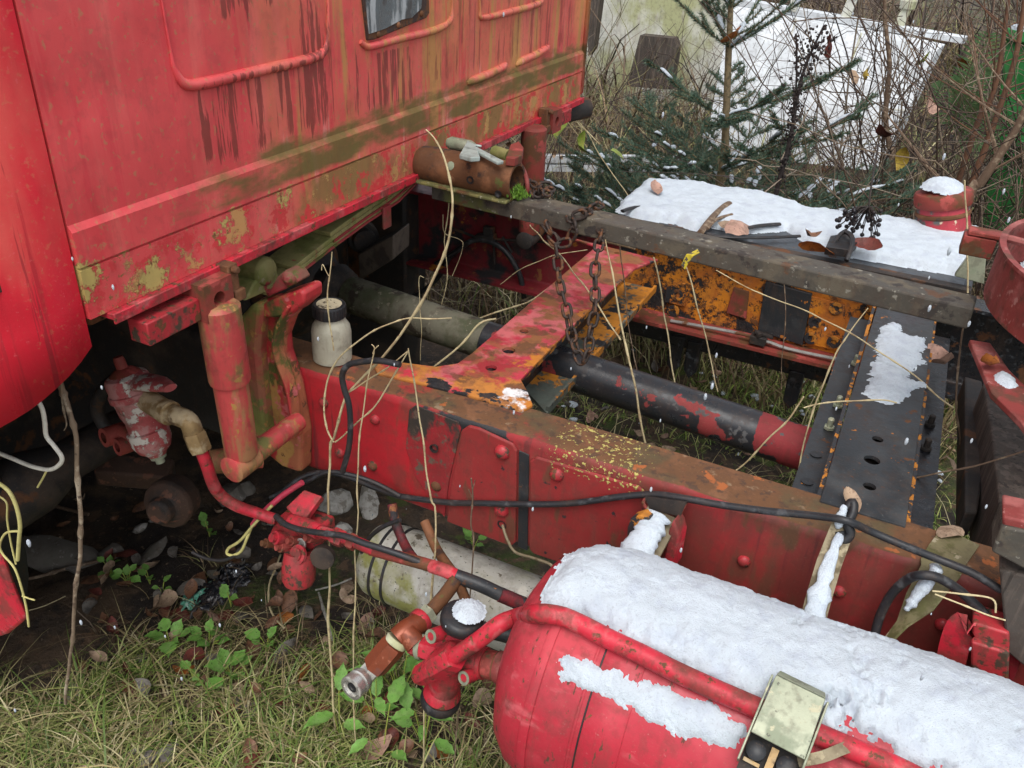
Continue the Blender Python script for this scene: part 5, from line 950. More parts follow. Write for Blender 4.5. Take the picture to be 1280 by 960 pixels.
# ------------------------------------------------------------------ twigs: numpy tubes
def twigs(P, L, rad, lean, cols, name, label, cat, seg=9, kink=.16, arch=.5, kind=True, branch=0, z=None):
    n = len(P); z0 = gz(P[:, 0], P[:, 1]) if z is None else z
    a = rng.uniform(0, 2 * PI, n); Ls = L * rng.uniform(.45, 1.35, n); t = np.linspace(0, 1, seg + 1)
    th = lean * rng.uniform(0, 1.4, n); pos = np.stack([P[:, 0], P[:, 1], z0], -1); path = [pos]
    d = np.stack([np.sin(th) * np.cos(a), np.sin(th) * np.sin(a), np.cos(th)], -1); bend = rng.normal(0, arch, n)
    side = np.stack([np.cos(a), np.sin(a), -.5 * np.ones(n)], -1)
    for i in range(seg):
        d = d + rng.normal(0, kink, (n, 3)) + side * (np.abs(bend)[:, None] / seg); d /= np.linalg.norm(d, axis=1)[:, None]
        path.append(path[-1] + d * (Ls / seg)[:, None])
    pth = np.stack(path, 1); c = cols[rng.integers(0, len(cols), n)] * rng.uniform(.7, 1.3, (n, 1)); r0 = rad * rng.uniform(.6, 1.4, n)
    if branch:
        bi = rng.integers(0, n, n * branch); bk = rng.integers(2, seg - 1, n * branch); st_ = pth[bi, bk]
        d = rng.normal(0, 1, (n * branch, 3)); d[:, 2] = np.abs(d[:, 2]) * .9; d /= np.linalg.norm(d, axis=1)[:, None]
        pp = [st_]; bl_ = Ls[bi] * rng.uniform(.12, .4, n * branch)
        for i in range(seg):
            d = d + rng.normal(0, kink, d.shape); d /= np.linalg.norm(d, axis=1)[:, None]; pp.append(pp[-1] + d * (bl_ / seg)[:, None])
        pth = np.concatenate([pth, np.stack(pp, 1)]); c = np.concatenate([c, c[bi]]); r0 = np.concatenate([r0, r0[bi] * .55]); n = len(pth)
    tg = np.gradient(pth, axis=1); tg /= np.linalg.norm(tg, axis=2)[..., None] + 1e-9
    u = np.cross(tg, np.array([.31, .77, .21])); u /= np.linalg.norm(u, axis=2)[..., None] + 1e-9; w = np.cross(tg, u)
    rr = r0[:, None, None] * (1 - .75 * t)[None, :, None]; V = np.stack([pth + (u * math.cos(q) + w * math.sin(q)) * rr for q in (0, 2.1, 4.2)], 2)
    k = (seg + 1) * 3; base = (np.arange(n) * k)[:, None, None] + (np.arange(seg) * 3)[None, :, None] + np.arange(3)[None, None]
    nx_ = (np.arange(n) * k)[:, None, None] + (np.arange(seg) * 3)[None, :, None] + ((np.arange(3) + 1) % 3)[None, None]
    F = np.stack([base, nx_, nx_ + 3, base + 3], -1).reshape(-1, 4)
    o = big(V.reshape(-1, 3), F, name, M['veg'], cols=np.repeat(c, k, 0))
    return stuff(o, label, cat) if kind else o
TW = np.array([(.07, .045, .032), (.10, .065, .042), (.15, .11, .075), (.05, .034, .028), (.19, .15, .11)]); TWG = np.array([(.12, .11, .05), (.20, .17, .08), (.07, .05, .035)])
twigs(sample(np.array([(-.2, 3.4), (1.9, 3.2), (2.4, 5.0), (-.3, 4.8)]), 620), 1.7, .0048, .5, TW, 'bramble_thicket', 'dark bare bramble twigs tangled in front of the white panel', 'thicket', branch=3)
twigs(sample(np.array([(-2.2, 3.0), (-.4, 3.0), (-.5, 6.2), (-3.2, 6.2)]), 300), 1.0, .0042, .5, np.concatenate([TW, TWG]), 'bramble_thicket', 'thin brown and yellowish twigs beside the far cab corner', 'thicket', branch=3)
twigs(sample(np.array([(-7, 7.5), (6, 6.6), (10, 15), (-11, 15)]), 800), 2.8, .012, .5, TW, 'bare_wood', 'dense brown mass of bare twigs at the back of the clearing', 'thicket', branch=3)
twigs(sample(np.array([(.5, 2.7), (1.9, 2.8), (2.3, 4.8), (.6, 4.6)]), 230), .8, .0045, .9, np.concatenate([TW, TWG[:2]]), 'bramble_thicket', 'tangle of drooping brown stems by the green container', 'thicket', branch=2)
# ------------------------------------------------------------------ fallen leaves, one object each
def leaf_mesh(name, L, W, curl, twist, col):
    V = []; F = []; k = 6
    for i in range(k + 1):
        t = i / k; w = W * math.sin(PI * min(1, t * .96 + .02)) ** .75 * (1 - .25 * t)
        for s in (-1, 0, 1): V.append(((t - .5) * L, s * w * .5, abs(s) * w * .28 * (1 if curl > 0 else -.6) + curl * L * (t - .5) ** 2 * 2 + twist * s * w * (t - .5) + rng.normal(0, .0012)))
    for i in range(k):
        for s in range(2): F.append((i * 3 + s, i * 3 + s + 1, i * 3 + s + 4, i * 3 + s + 3))
    me = bpy.data.meshes.new(name); me.from_pydata(V, [], F); me.shade_smooth(); me.materials.append(col); return me
def lmat(n, c, c2): return paint(n, c, [D(c=c2, s=60, lo=.5, hi=.6, d=5), D(c=[q * .4 for q in c], s=160, lo=.6, hi=.68)], rough=.5, vary=.15, vscale=30)
LM = {'brown': lmat('brown_leaf', (.16, .075, .04), (.10, .05, .03)), 'tan': lmat('tan_leaf', (.34, .24, .16), (.25, .17, .11)), 'orange': lmat('orange_leaf', (.36, .12, .025), (.24, .08, .03)), 'grey': lmat('grey_leaf', (.16, .145, .125), (.10, .09, .08)), 'yellow': lmat('yellow_leaf', (.50, .36, .06), (.40, .26, .05)), 'red': lmat('dark_red_leaf', (.13, .03, .022), (.09, .025, .02)), 'pink': lmat('pinkish_leaf', (.40, .24, .18), (.32, .2, .15)), 'green': lmat('green_leaf', (.09, .20, .035), (.13, .25, .06)), 'bright': lmat('fresh_green_leaf', (.13, .28, .05), (.16, .30, .07)), 'lime': lmat('lime_leaf', (.24, .32, .05), (.3, .3, .06))}
LMESH = {}
for c in LM: LMESH[c] = [leaf_mesh('leaf_' + c, L, W, cu, tw, LM[c]) for L, W, cu, tw in ((.05, .034, .35, .2), (.062, .04, -.25, .4), (.045, .03, .8, -.3), (.055, .045, .15, .8))]
def put_leaf(p, c, s=1.0, tilt=.35, label=None, group=None, name='fallen_leaf', k=None):
    o = bpy.data.objects.new(name, LMESH[c][int(rng.integers(0, 4)) if k is None else k]); COL.objects.link(o)
    o.location = p; o.rotation_euler = (rng.normal(0, tilt), rng.normal(0, tilt), rng.uniform(0, 2 * PI)); o.scale = (s, s, s)
    return tag(o, label, 'leaf', group)
# the ones the photo shows large, at their places
for (x, y, c, s, t) in ((283, 889, 'red', 1.5, 'dark red-brown curled leaf lying in the grass at the bottom, left of centre'), (384, 855, 'orange', 1.1, 'orange-brown curled leaf on the grass left of the steel coupling'), (456, 904, 'orange', .9, 'orange leaf in the grass below the steel coupling'), (352, 780, 'orange', 1.0, 'bright orange leaf by the dry stalk in the dark litter'), (460, 778, 'pink', 1.3, 'half orange half pale leaf leaning by the cream tank'), (230, 852, 'orange', 1.1, 'orange-brown leaf among the clover plants'), (192, 910, 'tan', 1.1, 'pale tan leaf standing in the grass at bottom left'), (206, 768, 'tan', 1.6, 'large wrinkled tan leaf left of the turquoise foil'), (142, 798, 'red', 1.1, 'dark red leaf at the edge of the bare soil'), (92, 862, 'grey', 1.6, 'grey-brown leaf lying beside the foot of the upright stick'), (362, 824, 'grey', 1.3, 'flat grey leaf between orange leaves'), (300, 868, 'tan', 1.0, 'pale curled leaf behind the dark red-brown leaf'), (462, 948, 'pink', 2.0, 'big pale pink leaf at the bottom under the nettles'), (270, 778, 'pink', .9, 'small pinkish leaf below the black plastic scrap'), (388, 893, 'brown', 1.0, 'small brown leaf in the straw grass at the bottom'), (318, 905, 'brown', 1.2, 'brown leaf at the bottom right of the dark red-brown leaf'), (550, 943, 'orange', .9, 'orange leaf at the bottom just left of the red tank'), (585, 955, 'tan', 1.0, 'tan leaf at the bottom touching the red tank')):
    p = g_at(x, y); p.z += .016; put_leaf(p, c, s, .45, t)
WD = {'brown': 'brown', 'grey': 'grey-brown', 'tan': 'tan', 'red': 'dark red', 'pink': 'pale pinkish'}
GA = 'fallen leaves in the litter at the front left'
for i, (x, y) in enumerate(sample(g_poly([(120, 700), (420, 690), (640, 880), (640, 990), (60, 990), (80, 850)]), 120)):
    put_leaf((x, y, float(gz(x, y)) + .012 + .02 * (i % 2)), ('brown', 'brown', 'grey', 'tan', 'red')[i % 5], rng.uniform(.6, 1.25), .4, 'small ' + WD[('brown', 'brown', 'grey', 'tan', 'red')[i % 5]] + ' dead leaf lying in the litter at the front left', GA + ', ' + WD[('brown', 'brown', 'grey', 'tan', 'red')[i % 5]])
GD = 'dead leaves on the dark soil under the cab'
for i, (x, y) in enumerate(sample(g_poly([(10, 640), (120, 600), (330, 640), (420, 690), (260, 760), (100, 800), (20, 800)]), 40)):
    put_leaf((x, y, float(gz(x, y)) + .012), ('brown', 'grey', 'tan')[i % 3], rng.uniform(.4, .9), .4, WD[('brown', 'grey', 'tan')[i % 3]] + ' leaf scrap on the dark soil under the cab', GD + ', ' + WD[('brown', 'grey', 'tan')[i % 3]])
GB = 'fallen leaves under the frame'
for i, (x, y) in enumerate(sample(np.array([(-1.0, 1.75), (.65, 1.75), (.8, 3.1), (-1.1, 3.1)]), 95)):
    put_leaf((x, y, float(gz(x, y)) + .02), ('tan', 'pink', 'tan', 'brown', 'grey')[i % 5], rng.uniform(.7, 1.25), .5, WD[('tan', 'pink', 'tan', 'brown', 'grey')[i % 5]] + ' dead leaf on the grass under the open frame', GB + ', ' + WD[('tan', 'pink', 'tan', 'brown', 'grey')[i % 5]])
GC = 'dead leaves caught in the thicket'
for i in range(70):
    x, y = rng.uniform(-2, 1.9), rng.uniform(2.9, 5.2); put_leaf((x, y, float(gz(x, y)) + rng.uniform(.05, .45)), ('brown', 'tan', 'pink', 'brown', 'grey')[i % 5], rng.uniform(.8, 1.4), 1.0, WD[('brown', 'tan', 'pink', 'brown', 'grey')[i % 5]] + ' dead leaf caught among the stems behind the truck', GC + ', ' + WD[('brown', 'tan', 'pink', 'brown', 'grey')[i % 5]])
for (px, py, y, c, s, t) in ((1078, 92, 3.9, 'yellow', 1.9, 'yellow leaf hanging in front of the white panel'), (1062, 96, 3.9, 'tan', 1.5, 'tan leaf hanging left of the yellow leaf'), (1130, 197, 3.6, 'yellow', 1.9, 'yellow leaf at the lower right corner of the white panel'), (1040, 58, 4.0, 'red', 1.7, 'dark red leaf on the twig before the white panel, upper one'), (1103, 168, 3.7, 'red', 1.7, 'dark red leaf on the sapling stem'), (917, 47, 3.3, 'orange', 1.8, 'red-brown leaf resting on the spruce whorl'), (1160, 130, 3.8, 'pink', 2.0, 'pinkish curled leaf right of the white panel'), (1204, 77, 4.4, 'orange', 1.4, 'small orange leaf before the fern'), (722, 180, 3.4, 'lime', 2.2, 'lime green leaf near the far cab corner, lower one'), (700, 160, 3.3, 'lime', 1.8, 'lime green leaf near the far cab corner, upper one'), (776, 190, 3.2, 'lime', 1.8, 'yellow-green leaf below the spruce at left'), (1156, 76, 4.2, 'lime', 1.5, 'lime leaf on a twig above the panel corner')):
    p = at_y(px, py, y); put_leaf(p, c, s, .9, t, name='hanging_leaf')
for (px, py, h, c, s, t) in ((926, 281, -.722, 'pink', 1.7, 'large pink-brown leaf on the snow of the fuel tank'), (908, 277, -.725, 'tan', 1.1, 'tan leaf beside the large pink one on the fuel tank'), (1022, 306, -.715, 'orange', 1.4, 'orange leaf standing at the edge of the fuel tank snow'), (1012, 296, -.72, 'brown', 1.1, 'brown leaf behind the orange one on the fuel tank'), (1083, 309, -.722, 'red', 1.5, 'dull red scrap of leaf on the fuel tank snow'), (819, 238, -.732, 'pink', 1.3, 'pink leaf standing at the left end of the fuel tank snow'), (1237, 458, -.542, 'orange', .9, 'orange leaf on the pink support plate'), (1062, 628, -.742, 'tan', .9, 'tan leaf on the foot of the black cross member'), (1205, 590, -1.0, 'tan', 1.5, 'large tan leaf hung on a twig beside the dark wooden leg'), (1177, 455, -.76, 'pink', 1.7, 'leaf with a crust of snow right of the black cross member'), (1190, 660, -.74, 'tan', .9, 'pale leaf on the near rail behind the olive strap')):
    p = at_h(px, py, h); put_leaf(p, c, s, .35, t, k=(0, 2, 1)[px % 3])
# ------------------------------------------------------------------ single dry stalks
def stalk(parts, label, name='dry_stalk', mat='stalk', cat='stalk', seg=7):
    V0 = parts[0][0][-1]; mb = MB()
    for pts, r in parts:
        q = smooth_path(pts, 5); n = len(q); r = tuple(v * .68 for v in r) if isinstance(r, tuple) else r * .68; rr = list(np.interp(np.linspace(0, 1, n), np.linspace(0, 1, len(r)), r)) if isinstance(r, tuple) else r
        if n > 12:
            q = [v + Vector(mnoise.noise_vector(v * 14)) * .004 for v in q]; rr = list(rr) if isinstance(rr, list) else [rr] * n
            for kk in range(6, n - 3, 7): rr[kk] *= 1.45
        mb.tube(q, rr, seg)
    return tag(build(mb, name, M[mat], smooth=60), label, cat)
M['stalk'] = paint('pale_dry_stalk', (.50, .42, .24), [D(c=(.38, .29, .16), s=40, lo=.5, hi=.6), D(c=(.2, .12, .07), s=90, lo=.62, hi=.68)], rough=.6, vary=.12)
M['twig'] = paint('brown_twig', (.13, .085, .055), [D(c=(.24, .18, .12), s=50, lo=.52, hi=.6)], rough=.75, bump=(120, .5))
M['orange_twig'] = paint('orange_brown_stem', (.13, .062, .034), [D(c=(.10, .05, .03), s=30, lo=.5, hi=.6)], rough=.7)
Y = lambda L, y: [at_y(px, py, y) for px, py in L]
node = (415, 553)
def drop(px, py, y): p = at_y(px, py, y); return [p, Vector((p.x - .01, p.y - .02, (p.z) * .5)), Vector((p.x - .015, p.y - .03, 0))]
stalk([(Y(((533, 160), (545, 172), (557, 197), (565, 238), (565, 270), (560, 302), (545, 340), (516, 394), (475, 450), (434, 491)), .955), (.0012, .002, .0026, .003, .0028)),
       (Y(((434, 491), (425, 520), (417, 545), (411, 581)), .955) + drop(411, 581, .955)[1:], .0032),
       (Y(((563, 399), (540, 399), (512, 397), (490, 402), (467, 412), (445, 428), (430, 444), (413, 468), (407, 490), (405, 515), (409, 538), (416, 552)), .955), (.0012, .002, .0024)),
       (Y(((512, 437), (500, 458), (475, 497), (450, 525), (418, 552)), .955), (.0014, .002, .002)), (Y(((512, 437), (485, 460), (455, 478), (434, 491)), .955), .0016)],
      'tall pale dry weed with curved stems standing before the near rail', 'dry_weed')
stalk([(Y(((463, 430), (467, 437), (462, 465), (455, 500), (449, 544), (447, 600), (446, 660)), .93) + drop(446, 660, .93)[1:], (.001, .0018, .0022)), (Y(((473, 432), (468, 437), (466, 442)), .93), .0012)], 'straight pale stalk with a forked tip before the near rail')
stalk([(Y(((512, 435), (516, 470), (524, 525), (533, 580), (541, 625), (546, 660)), .925) + drop(546, 660, .925)[1:], (.0014, .0022, .0024))], 'pale stalk leaning across the worn dark patch of the rail')
stalk([(Y(((589, 598), (591, 625), (590, 655), (592, 690)), .97) + drop(592, 690, .97)[1:], .002), (Y(((586, 612), (590, 622)), .97), .001), (Y(((594, 600), (591, 612)), .97), .001)], 'short brown stalk before the red fish plate', mat='twig')
stalk([(Y(((414, 314), (412, 345), (410, 370), (411, 400), (416, 440)), 1.0), (.0012, .0018, .002)), (Y(((402, 338), (403, 330), (408, 340), (411, 345)), 1.0), .001)], 'thin pale stalk with a hooked tip in front of the bottle')
stalk([(Y(((545, 240), (556, 225), (561, 250), (556, 300), (560, 345), (551, 380), (553, 390)), 1.5), .0016), (Y(((553, 268), (556, 290), (575, 300), (578, 310), (566, 345)), 1.5), .001)], 'wispy thin stem hanging below the fitting')
stalk([(Y(((526, 345), (524, 352), (525, 375), (527, 410), (526, 450)), 1.4) , .0014), (Y(((526, 345), (530, 347)), 1.4), .001)], 'thin stem rising in front of the mossy drive shaft')
def free(L, y, r, label, mat='stalk', y2=None):
    n = len(L); ys = np.linspace(y, y if y2 is None else y2, n)
    return stalk([([at_y(a, b, float(c)) for (a, b), c in zip(L, ys)], r)], label, mat=mat)
free([(757, 300), (762, 330), (775, 394), (790, 465), (800, 520), (808, 560)], 1.35, (.0014, .0028, .003), 'pale stalk standing right of the chain, crossing the drive shaft')
free([(774, 300), (780, 350), (788, 420), (800, 480), (812, 545)], 1.5, .0016, 'dark thin stem beside the chain', 'twig')
free([(817, 322), (826, 370), (834, 420), (845, 486)], 1.5, .0022, 'pale stalk in front of the flaking orange web, left one')
free([(855, 328), (866, 360), (882, 420), (888, 450), (897, 490)], 1.55, .002, 'tan stalk in front of the flaking orange web, right one')
free([(1085, 384), (1060, 420), (1044, 442), (1030, 480), (1017, 515), (1002, 572), (998, 590)], 1.25, (.0012, .002, .002), 'pale stalk along the left edge of the black cross member')
free([(1006, 497), (985, 525), (960, 550), (935, 578), (915, 592)], 1.28, .0022, 'pale stalk slanting over the red end of the drive shaft')
free([(1006, 510), (1030, 504), (1060, 500), (1100, 500), (1120, 505)], 1.25, .0018, 'pale bent grass stem crossing the black cross member', y2=1.3)
free([(895, 338), (940, 362), (987, 381), (1030, 400), (1062, 416), (1100, 442), (1140, 468), (1170, 492), (1194, 510)], 1.7, (.0014, .002, .0022), 'long thin twig slanting over the orange web and the black cross member', y2=1.5)
free([(980, 352), (983, 395), (978, 440), (976, 490)], 1.7, .0014, 'dark thin stem before the black rectangle', 'twig')
free([(1203, 405), (1198, 450), (1196, 500), (1200, 545), (1199, 585)], 1.5, .0024, 'grey thin stem right of the black cross member', 'twig')
free([(1207, 225), (1208, 280), (1209, 320), (1210, 365)], 2.05, .0028, 'upright tan stalk rising by the red filler neck')
free([(1100, 596), (1140, 597), (1180, 590), (1230, 580), (1285, 562)], 1.3, .0022, 'thorny grey twig before the dark wooden leg', 'twig')
free([(1020, 620), (1060, 608), (1100, 598), (1140, 597)], 1.25, .0013, 'thin dark twig over the holes of the black cross member', 'twig')
free([(1165, 738), (1200, 742), (1238, 748), (1242, 765)], .96, .0018, 'pale bent straw under the arching hose'); free([(1168, 742), (1200, 755), (1230, 768), (1255, 775)], .955, .0016, 'pale straight straw under the arching hose')
free([(662, 281), (680, 300), (710, 332), (740, 370), (775, 425)], 1.7, .0022, 'pale straw crossing the chain', y2=1.3); free([(625, 355), (655, 335), (690, 320), (735, 313)], 1.8, .0016, 'thin pale straw behind the chain')
free([(542, 458), (575, 432), (600, 405), (620, 399)], 1.32, .0034, 'pale broken stalk leaning on the mossy drive shaft', y2=1.4)
free([(600, 397), (640, 385), (665, 375), (690, 356)], 1.5, .003, 'grey dead twig lying along the red cross member', y2=1.65)
free([(700, 120), (712, 138), (728, 158), (750, 180)], 2.3, .0022, 'pale straw sticking out at the far cab corner'); free([(695, 98), (720, 150), (735, 168), (760, 210), (790, 250)], 2.6, .0022, 'pale straw leaning from the far cab corner to the snow')
# the upright stick at the left
stalk([([at_y(70, 468, .66), at_y(78, 490, .66), at_y(88, 515, .655), at_y(96, 546, .65), at_y(98, 600, .64), at_y(101, 650, .63), at_y(100, 690, .625), at_y(95, 740, .61), at_y(90, 790, .60), at_y(86, 830, .59), at_y(82, 880, .585)], (.0075, .0058, .0048, .005, .0046, .0042, .004)), (Y(((76, 480), (80, 510), (84, 530), (80, 538)), .655), (.003, .002, .001))], 'long upright brown stick at the left below the mudguard', 'stick', 'stick' if 'stick' in M else 'twig', 'stick', 9)
def ground_stick(L, r, label, mat='twig', lift=.012):
    pts = []
    for x, y in L: p = g_at(x, y); p.z += lift; pts.append(p)
    return stalk([(pts, r)], label, 'stick', mat, 'stick')
ground_stick([(398, 748), (404, 765), (410, 785), (416, 806)], (.004, .005, .006, .007), 'short pale grey bone-like stick left of the cream tank', 'grey_stick' if 'grey_stick' in M else 'stalk', .02)
ground_stick([(352, 705), (346, 725), (340, 745), (338, 765), (345, 785), (356, 800)], .0035, 'bent tan stem below the red relay valve', 'stalk', .03)
ground_stick([(374, 720), (372, 760), (374, 800), (372, 830)], .0026, 'thin brown stem among the litter', 'twig', .03)
ground_stick([(395, 745), (420, 735), (440, 728)], .004, 'grey twig pointing at the cream tank', 'grey_stick' if 'grey_stick' in M else 'stalk', .02)
ground_stick([(45, 627), (70, 632), (110, 640)], .008, 'dark bark stick on the soil under the cab', 'twig'); ground_stick([(20, 735), (60, 725), (100, 712), (130, 708)], .007, 'dark root lying beside the flat stone', 'twig')
ground_stick([(40, 775), (60, 768), (85, 755)], .002, 'thin pale root on the bare soil', 'stalk'); ground_stick([(150, 870), (90, 880), (40, 872), (-10, 866)], .003, 'brown stem at the edge of the grass', 'twig'); ground_stick([(602, 850), (606, 880), (604, 915), (608, 950)], .0035, 'brown stem beside the red tank', 'twig')
# ------------------------------------------------------------------ stones and rubbish
def rock(p, r, sc, mat, name, label, cat, sub=2, jit=.35):
    bm = bmesh.new(); bmesh.ops.create_icosphere(bm, subdivisions=sub, radius=1); sd_ = rng.uniform(0, 99)
    for v in bm.verts: v.co *= 1 + jit * mnoise.noise(v.co * 1.3 + Vector((sd_, 0, 0))); v.co = Vector((v.co.x * sc[0], v.co.y * sc[1], v.co.z * sc[2])) * r
    me = bpy.data.meshes.new(name); bm.to_mesh(me); bm.free(); me.materials.append(M[mat]); me.shade_smooth(); me.set_sharp_from_angle(angle=R(30))
    o = bpy.data.objects.new(name, me); COL.objects.link(o); o.location = p; o.rotation_euler = (rng.normal(0, .3), rng.normal(0, .3), rng.uniform(0, 6)); return tag(o, label, cat)
M['pale_stone'] = paint('pale_stone', (.40, .38, .34), [D(c=(.2, .18, .15), s=40, lo=.52, hi=.6)], rough=.8, bump=(150, .6))
for x, y, r, sc, m, t in ((72, 700, .10, (1.3, .55, .22), 'stone', 'flat grey stone slab lying on the soil behind the stick'), (200, 645, .028, (1.2, .8, .5), 'pale_stone', 'small pale stone under the red pipe'), (174, 660, .022, (1, .7, .5), 'pale_stone', 'little white stone left of the small pale stone'), (190, 690, .035, (1.5, .7, .4), 'stone', 'grey flat stone left of the wire end'), (140, 695, .03, (1.1, .8, .5), 'stone', 'dark grey stone on the soil under the load valve'), (420, 630, .055, (1, .9, .8), 'pale_stone', 'grey stone block behind the relay valve'), (428, 668, .035, (.9, .8, .7), 'pale_stone', 'rounded pale stone left of the cream tank'), (462, 632, .05, (1.6, .6, .3), 'pale_stone', 'flat whitish stone above the cream tank'), (290, 620, .045, (1, .9, .8), 'stone', 'grey stone beside the shock absorber foot'), (308, 612, .03, (1, .9, .7), 'stone', 'small stone by the shock absorber foot'), (178, 832, .018, (1, .9, .7), 'stone', 'small dark stone at the edge of the grass'), (270, 795, .012, (1, 1, .8), 'stone', 'tiny stone below the plastic scrap')):
    p = g_at(x, y); p.z += r * .2; rock(p, r, sc, m, 'stone', t, 'stone')
def crumple(p, rx, ry, rz, mat, name, label, cat, sc=9):
    n = 26; U, Vv = np.meshgrid(np.linspace(-1, 1, n), np.linspace(-1, 1, n)); a = fbm(U * 2.5 + 7, Vv * 2.5 + 3, 4, int(abs(p.x) * 100)) - .5; b = fbm(U * 3 + 1, Vv * 3 + 9, 4, 77) - .5
    X = U * rx * (1 + a) + b * rx * .5; Yy = Vv * ry * (1 + b) + a * ry * .6; Z = rz * (1 - np.minimum(1, U ** 2 + Vv ** 2)) + np.abs(a) * rz * 3 + np.abs(b) * rz
    i = np.arange(n * n).reshape(n, n); k = (U ** 2 + Vv ** 2 < 1.2)
    q = np.stack([i[:-1, :-1], i[:-1, 1:], i[1:, 1:], i[1:, :-1]], -1).reshape(-1, 4); q = q[k.ravel()[q].all(1)]
    o = big(np.stack([X + p.x, Yy + p.y, Z + p.z], -1).reshape(-1, 3), q, name, mat, smooth=0); return tag(o, label, cat)
M['bag'] = paint('black_plastic_film', (.012, .013, .016), [D(c=(.10, .11, .12), s=60, lo=.6, hi=.66)], rough=.18, spec=.7); M['foil'] = paint('turquoise_foil', (.10, .36, .25), [D(c=(.35, .5, .42), s=50, lo=.55, hi=.6), D(c=(.05, .16, .11), s=70, lo=.55, hi=.62)], rough=.25, spec=.6)
p = g_at(272, 745); crumple(p, .055, .075, .018, M['bag'], 'plastic_scrap', 'crumpled black plastic film scrap on the litter', 'rubbish'); p = g_at(292, 722); crumple(p, .04, .05, .02, M['bag'], 'plastic_scrap', 'smaller shiny black plastic scrap behind the turquoise foil', 'rubbish')
p = g_at(248, 752); p.z += .012; crumple(p, .03, .05, .008, M['foil'], 'foil_scrap', 'turquoise crumpled foil wrapper on the black plastic', 'rubbish')
# ------------------------------------------------------------------ small green plants
def serrated(L, W, fold=.25, lobes=7):
    V = [(0, 0, 0)]; F = []; n = lobes
    for i in range(1, n + 1):
        t = i / n; w = W * .5 * math.sin(PI * min(.97, t * .9 + .08)) ** .8 * (1.12 if i % 2 else .9); V += [(t * L, -w, w * fold), (t * L, 0, -.06 * L * t * t), (t * L * .99, w, w * fold)]
    V.append((L * 1.12, 0, -.1 * L))
    for i in range(n - 1):
        a = 1 + 3 * i; F += [(a, a + 1, a + 4, a + 3), (a + 1, a + 2, a + 5, a + 4)]
    F += [(0, 2, 1), (0, 3, 2)]; a = 1 + 3 * (n - 1); F += [(a, a + 1, len(V) - 1), (a + 1, a + 2, len(V) - 1)]
    return V, F
def weed(px, py, size, nl, label, W=.7, height=.05, col='bright', up=.35):
    p = g_at(px, py); root = thing('leafy_weed', p, label, 'plant')
    me = bpy.data.meshes.new('leaf'); v, f = serrated(size, size * W); me.from_pydata(v, [], f); me.shade_smooth(); me.materials.append(LM[col]); mb = MB()
    for i in range(nl):
        a = 2 * PI * i / nl * 1.9 + rng.uniform(-.4, .4); h = height * (.4 + .9 * i / nl); r = size * rng.uniform(.15, .7); q = Vector((p.x + math.cos(a) * r, p.y + math.sin(a) * r, p.z + h + .012))
        o = bpy.data.objects.new('leaf', me); COL.objects.link(o); s = rng.uniform(.7, 1.15); o.matrix_world = Matrix.Translation(q) @ Euler((rng.normal(0, .25), -up + rng.normal(0, .25), a)).to_matrix().to_4x4() @ Matrix.Scale(s, 4)
        o.parent = root; o.matrix_parent_inverse = parent_world(root).inverted(); mb.tube(smooth_path([p, p + (q - p) * .5 + Vector((0, 0, .008)), q], 3), .0012, 5)
    build(mb, 'stem', LM['lime'], root)
for a in ((215, 818, .038, 7, 'clover-like weed with rounded leaves, left one of the pair'), (264, 818, .038, 7, 'clover-like weed with rounded leaves, right one of the pair'), (290, 855, .044, 8, 'bright green weed below the pair of clover-like weeds'), (246, 862, .026, 4, 'small green weed left of the bright green weed'), (140, 725, .026, 5, 'small weed on the dark soil behind the stick'), (162, 738, .028, 6, 'low weed right of the flat grey stone'), (188, 732, .024, 4, 'tiny weed beside the low weed on dark soil'), (290, 765, .026, 4, 'clover leaf cluster by the black plastic scrap'), (262, 670, .026, 4, 'pale weed in shade under the red pipe'), (335, 818, .034, 6, 'ragged green weed right of the clover pair'), (205, 748, .022, 3, 'sprig of green left of the turquoise foil'), (592, 690, .03, 5, 'bit of green under the near rail')):
    weed(*a[:4], a[4], W=.85, height=.03)
for a in ((500, 880, .062, 9, 'big nettle with serrated leaves under the coupling valve'), (470, 905, .055, 6, 'nettle shoots left of the big nettle'), (530, 935, .055, 7, 'nettle at the bottom edge beside the red tank'), (425, 925, .06, 3, 'two pointed green leaves at the bottom left of the nettles'), (478, 945, .06, 3, 'broad pale green nettle leaves at the bottom edge')):
    weed(*a[:4], a[4], W=.5, height=.11, up=.1)
